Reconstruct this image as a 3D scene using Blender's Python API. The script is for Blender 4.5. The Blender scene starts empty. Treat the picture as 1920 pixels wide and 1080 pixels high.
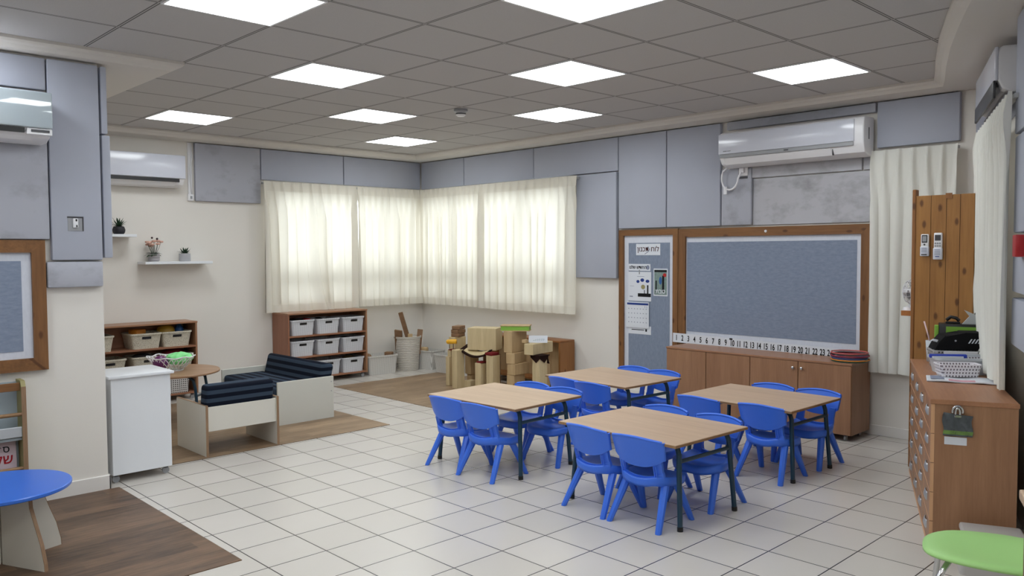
import bpy, bmesh, math, random
from mathutils import Vector, Matrix
random.seed(7)
PI = math.pi
C = bpy.context.scene.collection
S = bpy.context.scene

# ---------------------------------------------------------------- camera, world, exposure
H = 1.516
YAW, PITCH, ROLL, FOC = 0.80271, 0.04472, -0.00485, 1518.44
fw = Vector((-math.sin(YAW) * math.cos(PITCH), math.cos(YAW) * math.cos(PITCH), -math.sin(PITCH)))
rt = Vector((math.cos(YAW), math.sin(YAW), 0))
up = rt.cross(fw)
r2 = rt * math.cos(ROLL) + up * math.sin(ROLL)
u2 = -rt * math.sin(ROLL) + up * math.cos(ROLL)
cam_d = bpy.data.cameras.new('camera')
cam_d.sensor_width = 36
cam_d.lens = FOC / 1920 * 36
cam_d.clip_start = 0.05
cam = bpy.data.objects.new('camera', cam_d)
cam.matrix_world = Matrix(((r2.x, u2.x, -fw.x, 0), (r2.y, u2.y, -fw.y, 0), (r2.z, u2.z, -fw.z, H), (0, 0, 0, 1)))
C.objects.link(cam)
S.camera = cam

W = bpy.data.worlds.new('daylight')
S.world = W
W.use_nodes = True
W.node_tree.nodes['Background'].inputs[0].default_value = (0.93, 0.97, 1.0, 1)
W.node_tree.nodes['Background'].inputs[1].default_value = 2.35
S.view_settings.view_transform = 'Standard'
S.view_settings.look = 'None'
S.view_settings.gamma = 1
S.view_settings.use_curve_mapping = False
S.view_settings.exposure = 0.9
LAMP = 7.5          # strength of each ceiling panel
try:
    S.cycles.use_denoising = True
    S.cycles.max_bounces = 12
    S.cycles.diffuse_bounces = 8
    S.cycles.sample_clamp_indirect = 8
except Exception:
    pass

# ---------------------------------------------------------------- materials
def lin(c):
    return tuple(((v / 255) / 12.92 if v / 255 <= .04045 else ((v / 255 + .055) / 1.055) ** 2.4) for v in c)

class NT:
    def __init__(s, name):
        s.m = bpy.data.materials.new(name); s.m.use_nodes = True
        s.t = s.m.node_tree; s.b = s.t.nodes['Principled BSDF']
    def n(s, typ, **k):
        x = s.t.nodes.new(typ)
        for a, v in k.items(): setattr(x, a, v)
        return x
    def l(s, a, b): s.t.links.new(a, b)
    def math(s, op, a, b=None, c=None):
        x = s.n('ShaderNodeMath', operation=op)
        for i, v in enumerate((a, b, c)):
            if v is None: continue
            if hasattr(v, 'is_linked'): s.l(v, x.inputs[i])
            else: x.inputs[i].default_value = v
        return x.outputs[0]
    def mix(s, fac, a, b, blend='MIX'):
        x = s.n('ShaderNodeMix', data_type='RGBA', blend_type=blend)
        for i, v in ((0, fac), (6, a), (7, b)):
            if hasattr(v, 'is_linked'): s.l(v, x.inputs[i])
            else: x.inputs[i].default_value = v if i == 0 else (*v, 1) if len(v) == 3 else v
        return x.outputs[2]
    def co(s, kind='Object'):
        return s.n('ShaderNodeTexCoord').outputs[kind]
    def mapped(s, sc, kind='Object', rot=(0, 0, 0)):
        x = s.n('ShaderNodeMapping'); s.l(s.co(kind), x.inputs[0])
        x.inputs[3].default_value = sc; x.inputs[2].default_value = rot
        return x.outputs[0]
    def noise(s, vec, scale, detail=3, rough=.5):
        x = s.n('ShaderNodeTexNoise'); x.inputs['Scale'].default_value = scale
        x.inputs['Detail'].default_value = detail; x.inputs['Roughness'].default_value = rough
        s.l(vec, x.inputs['Vector']); return x.outputs['Fac']
    def ramp(s, fac, stops):
        x = s.n('ShaderNodeValToRGB'); e = x.color_ramp.elements
        while len(e) < len(stops): e.new(.5)
        for i, (p, c) in enumerate(stops):
            e[i].position = p; e[i].color = (*c, 1)
        s.l(fac, x.inputs[0]); return x.outputs[0]
    def bump(s, h, st, dist=.01):
        x = s.n('ShaderNodeBump'); x.inputs['Strength'].default_value = st; x.inputs['Distance'].default_value = dist
        s.l(h, x.inputs['Height']); s.l(x.outputs[0], s.b.inputs['Normal'])
    def col(s, v):
        if hasattr(v, 'is_linked'): s.l(v, s.b.inputs['Base Color'])
        else: s.b.inputs['Base Color'].default_value = (*v, 1)
    def fin(s, rough=.5, spec=.5, metal=0.):
        s.b.inputs['Roughness'].default_value = rough; s.b.inputs['Specular IOR Level'].default_value = spec
        s.b.inputs['Metallic'].default_value = metal; return s.m

def plain(name, c, rough=.5, spec=.5, metal=0., var=.06, scale=6, bump=0):
    k = NT(name); c = lin(c)
    nz = k.noise(k.mapped((1, 1, 1)), scale)
    a = tuple(v * (1 - var) for v in c); b = tuple(min(1, v * (1 + var)) for v in c)
    k.col(k.mix(nz, a, b))
    if bump: k.bump(k.noise(k.mapped((1, 1, 1)), 180), bump)
    return k.fin(rough, spec, metal)

def wood(name, c1, c2, axis='z', scale=14, rough=.45, knots=False, spec=.4, stretch=.07):
    k = NT(name)
    sc = {'x': (stretch, 1, 1), 'y': (1, stretch, 1), 'z': (1, 1, stretch)}[axis]
    v = k.mapped(sc)
    n1 = k.noise(v, scale, 5, .6); n2 = k.noise(v, scale * 6, 3, .6)
    f = k.math('ADD', k.math('MULTIPLY', n1, .65), k.math('MULTIPLY', n2, .35))
    c = k.ramp(f, [(.33, lin(c1)), (.67, lin(c2))])
    if knots:
        vo = k.n('ShaderNodeTexVoronoi', voronoi_dimensions='2D'); vo.inputs['Scale'].default_value = 9
        sp = k.n('ShaderNodeSeparateXYZ'); k.l(k.co('Object'), sp.inputs[0]); cb = k.n('ShaderNodeCombineXYZ')
        i = 'xyz'.index(axis); o1, o2 = [sp.outputs[j] for j in range(3) if j != i]
        k.l(k.math('ADD', o1, o2), cb.inputs[0]); k.l(k.math('MULTIPLY', sp.outputs[i], .5), cb.inputs[1]); k.l(cb.outputs[0], vo.inputs['Vector'])
        wob = k.math('ADD', vo.outputs['Distance'], k.math('MULTIPLY', n2, .05))
        kf = k.ramp(wob, [(.09, (1, 1, 1)), (.17, (0, 0, 0))])
        vc = k.n('ShaderNodeSeparateColor'); k.l(vo.outputs['Color'], vc.inputs[0])
        kf = k.math('MULTIPLY', kf, k.math('GREATER_THAN', vc.outputs[0], .3))
        c = k.mix(k.math('MULTIPLY', kf, .75), c, lin((70, 36, 16)))
    k.col(c); k.bump(n2, .06)
    return k.fin(rough, spec)

M = {}
M['wall'] = plain('cream_paint', (222, 218, 212), .75, .2, var=.025, scale=1.5, bump=.03)
M['soffit'] = plain('ceiling_paint', (210, 206, 201), .8, .2, var=.02, scale=1.2)
M['white'] = plain('white_laminate', (222, 225, 230), .35, .5, var=.02)
M['white_plastic'] = plain('white_plastic', (226, 226, 230), .3, .5, var=.02)
M['white_skirting'] = plain('white_skirting', (222, 219, 215), .45, .4, var=.02)
M['gloss_white'] = plain('gloss_white_plastic', (205, 208, 220), .16, .5, var=.01)
M['gloss_mirror'] = plain('pale_glossy_panel', (178, 190, 198), .06, .9, var=.01)
M['grey_plastic'] = plain('grey_plastic', (150, 152, 156), .35)
M['dark_grey'] = plain('dark_grey_plastic', (62, 62, 66), .4)
M['black'] = plain('black_plastic', (18, 18, 20), .4)
M['black_cloth'] = plain('black_cloth', (14, 14, 16), .8, .2)
M['chrome'] = plain('chrome', (205, 205, 208), .18, .5, 1.)
M['brushed'] = plain('brushed_nickel', (190, 192, 198), .38, .5, .7)
M['alu'] = plain('aluminium', (176, 178, 180), .4, .5, .4)
M['blue'] = plain('blue_plastic', (58, 112, 226), .36, .5, var=.03, bump=.02)
M['blue_top'] = plain('blue_table_laminate', (40, 100, 200), .3, .5, var=.02)
M['tube'] = plain('dark_teal_enamel', (22, 56, 76), .3, .5)
M['beech'] = wood('beech_laminate', (176, 148, 122), (198, 172, 146), 'x', 12, .36)
M['beech_edge'] = wood('beech_edge_band', (128, 98, 68), (150, 118, 86), 'x', 10, .45)
M['cherry'] = wood('cherry_laminate', (140, 101, 74), (164, 123, 93), 'z', 14, .4)
M['cherry_h'] = wood('cherry_laminate_top', (146, 106, 80), (166, 124, 96), 'y', 12, .35)
M['cherry_x'] = wood('cherry_laminate_long', (146, 104, 78), (164, 122, 94), 'x', 12, .35)
M['cherry_edge'] = wood('pale_cherry_edge', (196, 150, 112), (214, 170, 132), 'z', 12, .45)
M['shelf_wood'] = wood('shelf_laminate', (140, 96, 72), (160, 114, 88), 'y', 12, .4)
M['pine'] = wood('varnished_pine', (124, 80, 42), (156, 106, 60), 'z', 10, .4, True)
M['pine_x'] = wood('varnished_pine_rail', (122, 76, 38), (156, 102, 56), 'x', 10, .4, True)
M['pine_y'] = wood('varnished_pine_sill', (140, 84, 42), (178, 116, 62), 'y', 10, .4, True)
M['frame_pine'] = wood('brown_pine_frame', (102, 68, 38), (136, 94, 56), 'z', 12, .45, True)
M['frame_pine_x'] = wood('brown_pine_frame_rail', (102, 68, 38), (136, 94, 56), 'x', 12, .45, True)
M['frame_pine_y'] = wood('brown_pine_frame_bar', (102, 68, 38), (136, 94, 56), 'y', 12, .45, True)
M['block'] = wood('pale_block_plywood', (190, 170, 130), (212, 194, 156), 'z', 16, .6)
M['block2'] = wood('tan_block_plywood', (176, 148, 108), (198, 172, 132), 'z', 16, .6)
M['block_dark'] = wood('brown_block_wood', (116, 86, 60), (142, 110, 82), 'x', 20, .6)
M['ply_edge'] = wood('plywood_edge', (128, 100, 76), (160, 130, 102), 'z', 30, .6)
M['felt_dark'] = plain('dark_brown_felt', (44, 28, 24), .9, .1)
M['felt_red'] = plain('dark_red_felt', (110, 34, 36), .9, .1)
M['yellow'] = plain('yellow_plastic', (236, 176, 40), .4)
M['orange'] = plain('orange_plastic', (206, 128, 40), .5)
M['mustard'] = plain('mustard_plastic', (170, 132, 40), .5)
M['toy_blue'] = plain('toy_blue', (40, 90, 150), .4)
M['red'] = plain('red_plastic', (170, 26, 32), .4)
M['dark_red'] = plain('dark_red_cloth', (120, 24, 34), .8)
M['magenta'] = plain('magenta_card', (140, 30, 90), .5)
M['green'] = plain('lime_green_card', (130, 180, 66), .5)
M['lime'] = plain('lime_plastic', (164, 212, 132), .4, .4, var=.02)
M['mint'] = plain('mint_cloth', (140, 230, 150), .7)
M['purple'] = plain('purple_plastic', (96, 34, 92), .35)
M['paper'] = plain('white_paper', (214, 218, 226), .8, .2, var=.02)
M['ink'] = plain('black_ink', (24, 24, 28), .7, .2)
M['ink_red'] = plain('red_ink', (150, 24, 34), .7, .2)
M['ink_maroon'] = plain('maroon_ink', (70, 34, 36), .7, .2)
M['ink_blue'] = plain('blue_ink', (44, 64, 130), .7, .2)
M['ink_grey'] = plain('grey_ink', (130, 136, 156), .7, .2)
M['leaf'] = plain('dark_green_leaf', (40, 66, 44), .5, var=.25, scale=30)
M['petal'] = plain('dusty_pink_petal', (206, 164, 148), .7, var=.2, scale=40)
M['pot_black'] = plain('matt_black_pot', (26, 24, 32), .6)
M['pot_grey'] = plain('grey_marbled_pot', (172, 172, 176), .6, var=.2, scale=14)
M['pot_stripe'] = plain('grey_ribbed_pot', (160, 156, 158), .6, var=.15, scale=20)
M['cream_board'] = plain('cream_laminate', (212, 208, 198), .4, .4, var=.02)
M['grey_board'] = plain('pale_grey_laminate', (206, 206, 198), .4, .4, var=.02)
M['rack_green'] = plain('faded_olive_wood', (150, 142, 96), .6, var=.12)
M['rack_blue'] = plain('pale_blue_grey_board', (160, 172, 180), .6, var=.06)
M['book_pink'] = plain('pinkish_book_cover', (196, 178, 188), .5, var=.06)
M['stepstool'] = plain('light_grey_plastic', (176, 172, 170), .5, var=.04)
M['dark_desk'] = wood('dark_desk_side', (96, 62, 44), (118, 80, 58), 'z', 12, .5)
M['clear'] = None

def clear_plastic():
    k = NT('cloudy_clear_plastic'); k.col(lin((222, 228, 236)))
    k.b.inputs['Transmission Weight'].default_value = .35; return k.fin(.35, .5)
M['clear'] = clear_plastic()

def glass():
    k = NT('window_glass'); t = k.t
    tr = k.n('ShaderNodeBsdfTransparent'); tr.inputs[0].default_value = (.93, .95, .95, 1)
    gl = k.n('ShaderNodeBsdfGlossy'); gl.inputs['Roughness'].default_value = .02
    mx = k.n('ShaderNodeMixShader'); mx.inputs[0].default_value = .06
    k.l(tr.outputs[0], mx.inputs[1]); k.l(gl.outputs[0], mx.inputs[2])
    k.l(mx.outputs[0], t.nodes['Material Output'].inputs[0]); return k.m
M['glass'] = glass()

def curtain_cloth(name, c, fac, thru):
    k = NT(name); t = k.t
    wv = k.noise(k.mapped((1, 1, 1)), 400, 2)
    base = k.mix(wv, tuple(v * .94 for v in lin(c)), lin(c))
    d = k.n('ShaderNodeBsdfDiffuse'); k.l(base, d.inputs[0])
    tr = k.n('ShaderNodeBsdfTranslucent'); tr.inputs[0].default_value = (*lin(thru), 1)
    mx = k.n('ShaderNodeMixShader'); mx.inputs[0].default_value = fac
    k.l(d.outputs[0], mx.inputs[1]); k.l(tr.outputs[0], mx.inputs[2])
    k.l(mx.outputs[0], t.nodes['Material Output'].inputs[0]); return k.m
M['curtain'] = curtain_cloth('cream_curtain_cloth', (228, 224, 213), .36, (248, 243, 231))
M['curtain_thick'] = curtain_cloth('cream_doubled_cloth', (228, 224, 213), .10, (240, 230, 208))
M['curtain_white'] = curtain_cloth('offwhite_curtain_cloth', (236, 236, 230), .22, (248, 246, 240))

def fabric_panel(name, c, stain=0.):
    k = NT(name); c = lin(c)
    f = k.noise(k.mapped((1, 1, 1)), 2.2, 4)
    col = k.mix(f, tuple(v * .94 for v in c), tuple(v * 1.05 for v in c))
    if stain:
        s = k.ramp(k.noise(k.mapped((1, 1, 1.4)), 3.1, 5, .62), [(.5, (0, 0, 0)), (.75, (1, 1, 1))])
        col = k.mix(k.math('MULTIPLY', s, stain), col, lin((96, 92, 88)))
    k.col(col); k.bump(k.noise(k.mapped((1, 1, 1)), 500, 2), .08); return k.fin(.85, .15)
M['panel'] = fabric_panel('grey_blue_fabric', (172, 176, 189))
M['panel_worn'] = fabric_panel('grey_blue_fabric_smudged', (174, 176, 186), .45)
M['plaster_stained'] = fabric_panel('smudged_grey_plaster', (182, 182, 188), .6)

def felt(name, c, c2, sc):
    k = NT(name)
    f = k.noise(k.mapped(sc), 60, 4, .7)
    k.col(k.mix(f, lin(c), lin(c2))); k.bump(f, .1); return k.fin(.95, .1)
M['felt_grey'] = felt('grey_felt', (106, 117, 137), (148, 158, 178), (.35, 1, 1))
M['felt_grey_v'] = felt('grey_felt_upright', (106, 117, 136), (146, 156, 175), (1, 1, .3))
M['border_cloth'] = felt('white_border_cloth', (196, 200, 212), (216, 220, 230), (1, 1, .4))

def tiles():
    k = NT('cream_floor_tiles')
    FS, FX, FY = .3168, -3.5826, 2.4528
    sep = k.n('ShaderNodeSeparateXYZ'); k.l(k.co('Object'), sep.inputs[0])
    u = k.math('DIVIDE', k.math('SUBTRACT', sep.outputs[0], FX), FS)
    v = k.math('DIVIDE', k.math('SUBTRACT', sep.outputs[1], FY), FS)
    def edge(a):
        fr = k.math('FRACT', a)
        return k.math('MINIMUM', fr, k.math('SUBTRACT', 1, fr))
    e = k.math('MINIMUM', edge(u), edge(v))
    g = k.ramp(e, [(.008, (1, 1, 1)), (.0115, (0, 0, 0))])
    cell = k.n('ShaderNodeCombineXYZ'); k.l(k.math('FLOOR', u), cell.inputs[0]); k.l(k.math('FLOOR', v), cell.inputs[1])
    wn = k.n('ShaderNodeTexWhiteNoise'); k.l(cell.outputs[0], wn.inputs[0])
    base = k.mix(wn.outputs[0], lin((195, 190, 183)), lin((203, 198, 192)))
    mott = k.noise(k.mapped((1, .5, 1)), 7, 4, .55)
    base = k.mix(k.math('MULTIPLY', mott, .16), base, lin((182, 175, 166)))
    k.col(k.mix(g, base, lin((40, 38, 40))))
    k.b.inputs['Roughness'].default_value = .27; k.b.inputs['Specular IOR Level'].default_value = .45
    return k.m
M['tiles'] = tiles()

def planks(name, ca, cb, pw, pl):
    k = NT(name)
    sep = k.n('ShaderNodeSeparateXYZ'); k.l(k.co('Object'), sep.inputs[0])
    u = k.math('DIVIDE', sep.outputs[0], pw); row = k.math('FLOOR', u)
    w1 = k.n('ShaderNodeTexWhiteNoise', noise_dimensions='1D'); k.l(row, w1.inputs['W'])
    v = k.math('ADD', k.math('DIVIDE', sep.outputs[1], pl), w1.outputs[0])
    cc = k.n('ShaderNodeCombineXYZ'); k.l(row, cc.inputs[0]); k.l(k.math('FLOOR', v), cc.inputs[1])
    w2 = k.n('ShaderNodeTexWhiteNoise'); k.l(cc.outputs[0], w2.inputs[0])
    gr = k.math('ADD', k.math('MULTIPLY', k.noise(k.mapped((1, .10, 1)), 55, 6, .75), .6), k.math('MULTIPLY', k.noise(k.mapped((1, .22, 1)), 14, 4, .6), .4))
    f = k.math('ADD', k.math('MULTIPLY', gr, .86), k.math('MULTIPLY', w2.outputs[0], .14))
    c = k.ramp(f, [(.36, lin(ca)), (.64, lin(cb))])
    fr = k.math('FRACT', u); e = k.math('MINIMUM', fr, k.math('SUBTRACT', 1, fr))
    g = k.ramp(e, [(.008, (1, 1, 1)), (.02, (0, 0, 0))])
    k.col(k.mix(k.math('MULTIPLY', g, .45), c, lin((50, 36, 28)))); k.bump(gr, .08)
    return k.fin(.42, .4)
M['mat_dark'] = planks('dark_brown_plank_vinyl', (64, 47, 35), (120, 93, 71), .11, .8)
M['mat_oak'] = planks('oak_plank_vinyl', (112, 90, 68), (160, 134, 106), .11, .9)

def ceil_tiles():
    k = NT('mineral_ceiling_tiles')
    GX, GY = -4.1633, 2.7878
    sep = k.n('ShaderNodeSeparateXYZ'); k.l(k.co('Object'), sep.inputs[0])
    def edge(a, o):
        fr = k.math('FRACT', k.math('DIVIDE', k.math('SUBTRACT', a, o), .6))
        return k.math('MINIMUM', fr, k.math('SUBTRACT', 1, fr))
    e = k.math('MINIMUM', edge(sep.outputs[0], GX), edge(sep.outputs[1], GY))
    line = k.ramp(e, [(.004, (0, 0, 0)), (.007, (1, 1, 1)), (.016, (1, 1, 1)), (.020, (0, 0, 0))])
    bar = k.ramp(e, [(.016, (1, 1, 1)), (.018, (0, 0, 0))])
    sp = k.noise(k.mapped((1, 1, 1)), 120, 3, .7)
    base = k.mix(sp, lin((180, 178, 178)), lin((192, 190, 190)))
    base = k.mix(bar, base, lin((186, 183, 182)))
    k.col(k.mix(k.math('MULTIPLY', line, .8), base, lin((58, 56, 56))))
    return k.fin(.9, .1)
M['ceil_tile'] = ceil_tiles()

def lamp(name, st):
    k = NT(name)
    k.b.inputs['Emission Color'].default_value = (.93, .98, 1, 1); k.b.inputs['Emission Strength'].default_value = st
    k.col((.8, .8, .8)); return k.fin(.5)
M['lamp'] = lamp('lit_diffuser', LAMP)

def stripes(name, axis, pitch):
    k = NT(name)
    sep = k.n('ShaderNodeSeparateXYZ'); k.l(k.co('Object'), sep.inputs[0])
    fr = k.math('FRACT', k.math('DIVIDE', sep.outputs['xyz'.index(axis)], pitch))
    f = k.ramp(fr, [(.0, lin((14, 20, 34))), (.48, lin((14, 20, 34))), (.52, lin((54, 66, 82))), (1., lin((54, 66, 82)))])
    k.col(f); k.bump(k.noise(k.mapped((1, 1, 1)), 300, 2), .15); return k.fin(.9, .15)
M['stripe_z'] = stripes('navy_striped_cloth', 'z', .062)
M['stripe_y'] = stripes('navy_striped_seat_cloth', 'y', .085)

def dots(name, c1, c2, sc):
    k = NT(name)
    vo = k.n('ShaderNodeTexVoronoi'); vo.inputs['Scale'].default_value = sc; k.l(k.co('Object'), vo.inputs['Vector'])
    k.col(k.ramp(vo.outputs['Distance'], [(.22, lin(c2)), (.34, lin(c1))])); return k.fin(.5)
M['basket_dots'] = dots('ivory_patterned_plastic', (200, 194, 178), (128, 120, 106), 105)

def slotted(name, c1, c2, px, pz, dx=.35, dz=.45):
    """plastic moulded with a grid of small holes"""
    k = NT(name)
    sep = k.n('ShaderNodeSeparateXYZ'); k.l(k.co('Object'), sep.inputs[0])
    a = k.math('FRACT', k.math('DIVIDE', k.math('ADD', sep.outputs[0], sep.outputs[1]), px))
    b = k.math('FRACT', k.math('DIVIDE', sep.outputs[2], pz))
    h = k.math('MULTIPLY', k.math('LESS_THAN', a, dx), k.math('LESS_THAN', b, dz))
    k.col(k.mix(h, lin(c1), lin(c2))); return k.fin(.45)
M['basket_white'] = slotted('white_ribbed_plastic', (218, 220, 226), (150, 154, 162), .016, .012, .45, .7)
M['bin_white'] = slotted('white_rattan_plastic', (212, 210, 206), (160, 158, 154), .018, .014, .4, .75)
M['perforated'] = slotted('white_perforated_plastic', (228, 226, 232), (120, 112, 120), .017, .019, .5, .5)
M['perforated_grey'] = slotted('grey_perforated_plastic', (172, 172, 174), (58, 58, 60), .018, .024, .5, .55)
M['lattice'] = slotted('white_lattice_plastic', (206, 204, 202), (58, 48, 50), .021, .021, .55, .55)

def weave_round():
    k = NT('woven_ivory_plastic')
    wv = k.n('ShaderNodeTexWave', wave_type='BANDS', bands_direction='Z'); wv.inputs['Scale'].default_value = 14
    wv.inputs['Distortion'].default_value = 2.2; wv.inputs['Detail Scale'].default_value = 3
    k.l(k.co('Object'), wv.inputs['Vector'])
    k.col(k.mix(wv.outputs['Fac'], lin((190, 184, 174)), lin((216, 212, 204)))); k.bump(wv.outputs['Fac'], .4, .01)
    return k.fin(.5)
M['weave'] = weave_round()

# ---------------------------------------------------------------- mesh helpers
def BM(): return bmesh.new()

def box(bm, x0, x1, y0, y1, z0, z1, bev=0., seg=2, mat=None):
    r = bmesh.ops.create_cube(bm, size=1)
    vs = r['verts']
    for v in vs:
        v.co = Vector((x0 + (v.co.x + .5) * (x1 - x0), y0 + (v.co.y + .5) * (y1 - y0), z0 + (v.co.z + .5) * (z1 - z0)))
    if mat is not None:
        for v in vs: v.co = mat @ v.co
    if bev:
        es = list({e for v in vs for e in v.link_edges})
        bmesh.ops.bevel(bm, geom=es, offset=bev, segments=seg, affect='EDGES', profile=.5)
    return bm

def cyl(bm, p0, p1, r0, r1=None, n=16):
    p0, p1 = Vector(p0), Vector(p1); d = p1 - p0
    m = Matrix.Translation((p0 + p1) / 2) @ d.to_track_quat('Z', 'Y').to_matrix().to_4x4()
    bmesh.ops.create_cone(bm, cap_ends=True, segments=n, radius1=r0, radius2=r0 if r1 is None else r1, depth=d.length, matrix=m)
    return bm

def ball(bm, c, r, sx=1, sy=1, sz=1, n=12):
    m = Matrix.Translation(c) @ Matrix.Diagonal((sx, sy, sz, 1))
    bmesh.ops.create_uvsphere(bm, u_segments=n * 2, v_segments=n, radius=r, matrix=m); return bm

def tube(bm, pts, r, n=10, closed=False, flat=1.):
    pts = [Vector(q) for q in pts]; m = len(pts); rings = []
    prev = None
    for i, q in enumerate(pts):
        a = pts[(i - 1) % m] if (closed or i) else q
        b = pts[(i + 1) % m] if (closed or i < m - 1) else q
        t = (b - a).normalized()
        if prev is None:
            ref = Vector((0, 0, 1)) if abs(t.z) < .9 else Vector((0, 1, 0))
            nx = (ref - t * ref.dot(t)).normalized()
        else:
            nx = (prev - t * prev.dot(t)).normalized()
        prev = nx; ny = t.cross(nx)
        rings.append([bm.verts.new(q + nx * (math.cos(2 * PI * k / n) * r) + ny * (math.sin(2 * PI * k / n) * r * flat)) for k in range(n)])
    last = m if closed else m - 1
    for i in range(last):
        A, B = rings[i], rings[(i + 1) % m]
        for k in range(n): bm.faces.new((A[k], A[(k + 1) % n], B[(k + 1) % n], B[k]))
    if not closed:
        bm.faces.new(rings[0][::-1]); bm.faces.new(rings[-1])
    return bm

def lathe(bm, prof, n=28, c=(0, 0, 0)):
    rings = []
    for r, z in prof:
        rings.append([bm.verts.new((c[0] + r * math.cos(2 * PI * k / n), c[1] + r * math.sin(2 * PI * k / n), c[2] + z)) for k in range(n)] if r > 1e-6 else [bm.verts.new((c[0], c[1], c[2] + z))])
    for A, B in zip(rings, rings[1:]):
        for k in range(n):
            a, b, c2, d = A[k % len(A)], A[(k + 1) % len(A)], B[(k + 1) % len(B)], B[k % len(B)]
            f = [v for i, v in enumerate((a, b, c2, d)) if v not in (a, b, c2, d)[:i]]
            if len(f) > 2: bm.faces.new(f)
    return bm

def prism(bm, poly, axis, a, b):
    def P(u, v, w): return {'x': (w, u, v), 'y': (u, w, v), 'z': (u, v, w)}[axis]
    A = [bm.verts.new(P(u, v, a)) for u, v in poly]; B = [bm.verts.new(P(u, v, b)) for u, v in poly]
    n = len(poly)
    for i in range(n): bm.faces.new((A[i], A[(i + 1) % n], B[(i + 1) % n], B[i]))
    bm.faces.new(A[::-1]); bm.faces.new(B); return bm

def sheet(bm, f, nu, nv):
    g = [[bm.verts.new(f(i / nu, j / nv)) for j in range(nv + 1)] for i in range(nu + 1)]
    for i in range(nu):
        for j in range(nv): bm.faces.new((g[i][j], g[i + 1][j], g[i + 1][j + 1], g[i][j + 1]))
    return bm

def solid(bm, f, nu, nv, th):
    """grid surface with thickness: th(u,v) is the offset vector"""
    A = [[bm.verts.new(f(i / nu, j / nv)) for j in range(nv + 1)] for i in range(nu + 1)]
    B = [[bm.verts.new(Vector(f(i / nu, j / nv)) + Vector(th)) for j in range(nv + 1)] for i in range(nu + 1)]
    for i in range(nu):
        for j in range(nv):
            bm.faces.new((A[i][j], A[i + 1][j], A[i + 1][j + 1], A[i][j + 1]))
            bm.faces.new((B[i][j], B[i][j + 1], B[i + 1][j + 1], B[i + 1][j]))
    for i in range(nu):
        bm.faces.new((A[i][0], B[i][0], B[i + 1][0], A[i + 1][0])); bm.faces.new((A[i][nv], A[i + 1][nv], B[i + 1][nv], B[i][nv]))
    for j in range(nv):
        bm.faces.new((A[0][j], A[0][j + 1], B[0][j + 1], B[0][j])); bm.faces.new((A[nu][j], B[nu][j], B[nu][j + 1], A[nu][j + 1]))
    return bm

def obj(name, bm, m, parent=None, smooth=False, auto=None):
    bmesh.ops.recalc_face_normals(bm, faces=bm.faces)
    me = bpy.data.meshes.new(name); bm.to_mesh(me); bm.free()
    me.materials.append(M[m] if isinstance(m, str) else m)
    if smooth or auto:
        me.polygons.foreach_set('use_smooth', [True] * len(me.polygons))
        if auto: me.set_sharp_from_angle(angle=math.radians(auto))
    o = bpy.data.objects.new(name, me); C.objects.link(o)
    if parent is not None: o.parent = parent
    return o

def thing(name, label, cat, loc=(0, 0, 0), rotz=0., group=None):
    o = bpy.data.objects.new(name, None); C.objects.link(o); o.empty_display_size = .1
    o.location = loc; o.rotation_euler = (0, 0, rotz); o['label'] = label; o['category'] = cat
    if group: o['group'] = group
    return o

def tag(o, label, cat, group=None, loc=None, rotz=None):
    o['label'] = label; o['category'] = cat
    if group: o['group'] = group
    if loc is not None: o.location = loc
    if rotz is not None: o.rotation_euler = (0, 0, rotz)
    return o

def struct(name, bm, m, parent=None, **k):
    o = obj(name, bm, m, parent, **k)
    if parent is None: o['kind'] = 'structure'
    return o

def dup(root, loc, rotz, label, group=None):
    r = root.copy(); C.objects.link(r); r.location = loc; r.rotation_euler = (0, 0, rotz); r['label'] = label
    if group: r['group'] = group
    for ch in list(root.children):
        c = ch.copy(); C.objects.link(c); c.parent = r
        for g in list(ch.children):
            d = g.copy(); C.objects.link(d); d.parent = c
    return r

def text(name, s, size, m, parent, mat, align='CENTER', bold=0., depth=.0008):
    cu = bpy.data.curves.new(name, 'FONT'); cu.body = s; cu.size = size; cu.align_x = align; cu.align_y = 'CENTER'
    cu.extrude = depth; cu.offset = bold
    t = bpy.data.objects.new(name, cu); C.objects.link(t)
    bpy.context.view_layer.update()
    me = bpy.data.meshes.new_from_object(t)
    bpy.data.objects.remove(t)
    me.name = name; me.materials.clear(); me.materials.append(M[m])
    o = bpy.data.objects.new(name, me); C.objects.link(o); o.matrix_local = mat
    if parent is not None: o.parent = parent
    return o

# facing: text plane on a wall whose outward normal is given
def face_mat(x, y, z, normal='-y', tilt=0.):
    if normal == '-y': R = Matrix(((1, 0, 0), (0, 0, -1), (0, 1, 0)))
    elif normal == '+x': R = Matrix(((0, 0, 1), (1, 0, 0), (0, 1, 0)))
    return Matrix.Translation((x, y, z)) @ R.to_4x4() @ Matrix.Rotation(tilt, 4, 'Z')

# ================================================================= THE ROOM
XL, YB, XP, ZS, ZC = -8.70, 6.72, -5.525, 2.708, 2.766
RD = Vector((-.362, .932, 0)).normalized()          # along the oblique wall, away from the camera
RN = Vector((-.932, -.362, 0)).normalized()         # its inward normal
R0 = Vector((-1.966, 6.72, 0)) - RN * .1            # point on the wall face
t_c = (6.72 - R0.y) / RD.y
RC = R0 + RD * t_c                                   # corner with the board wall
def rw(s, off=0., z=0.):                             # s metres from the corner towards the camera
    q = RC - RD * s + RN * off; return Vector((q.x, q.y, z))
RW_ROT = math.atan2(-RD.x, RD.y)                     # local +y runs along RD
RE = RC - RD * 10.45

bm = BM(); box(bm, -9.0, 2.6, -3.3, 7.0, -.1, 0)
struct('floor', bm, 'tiles')

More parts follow.
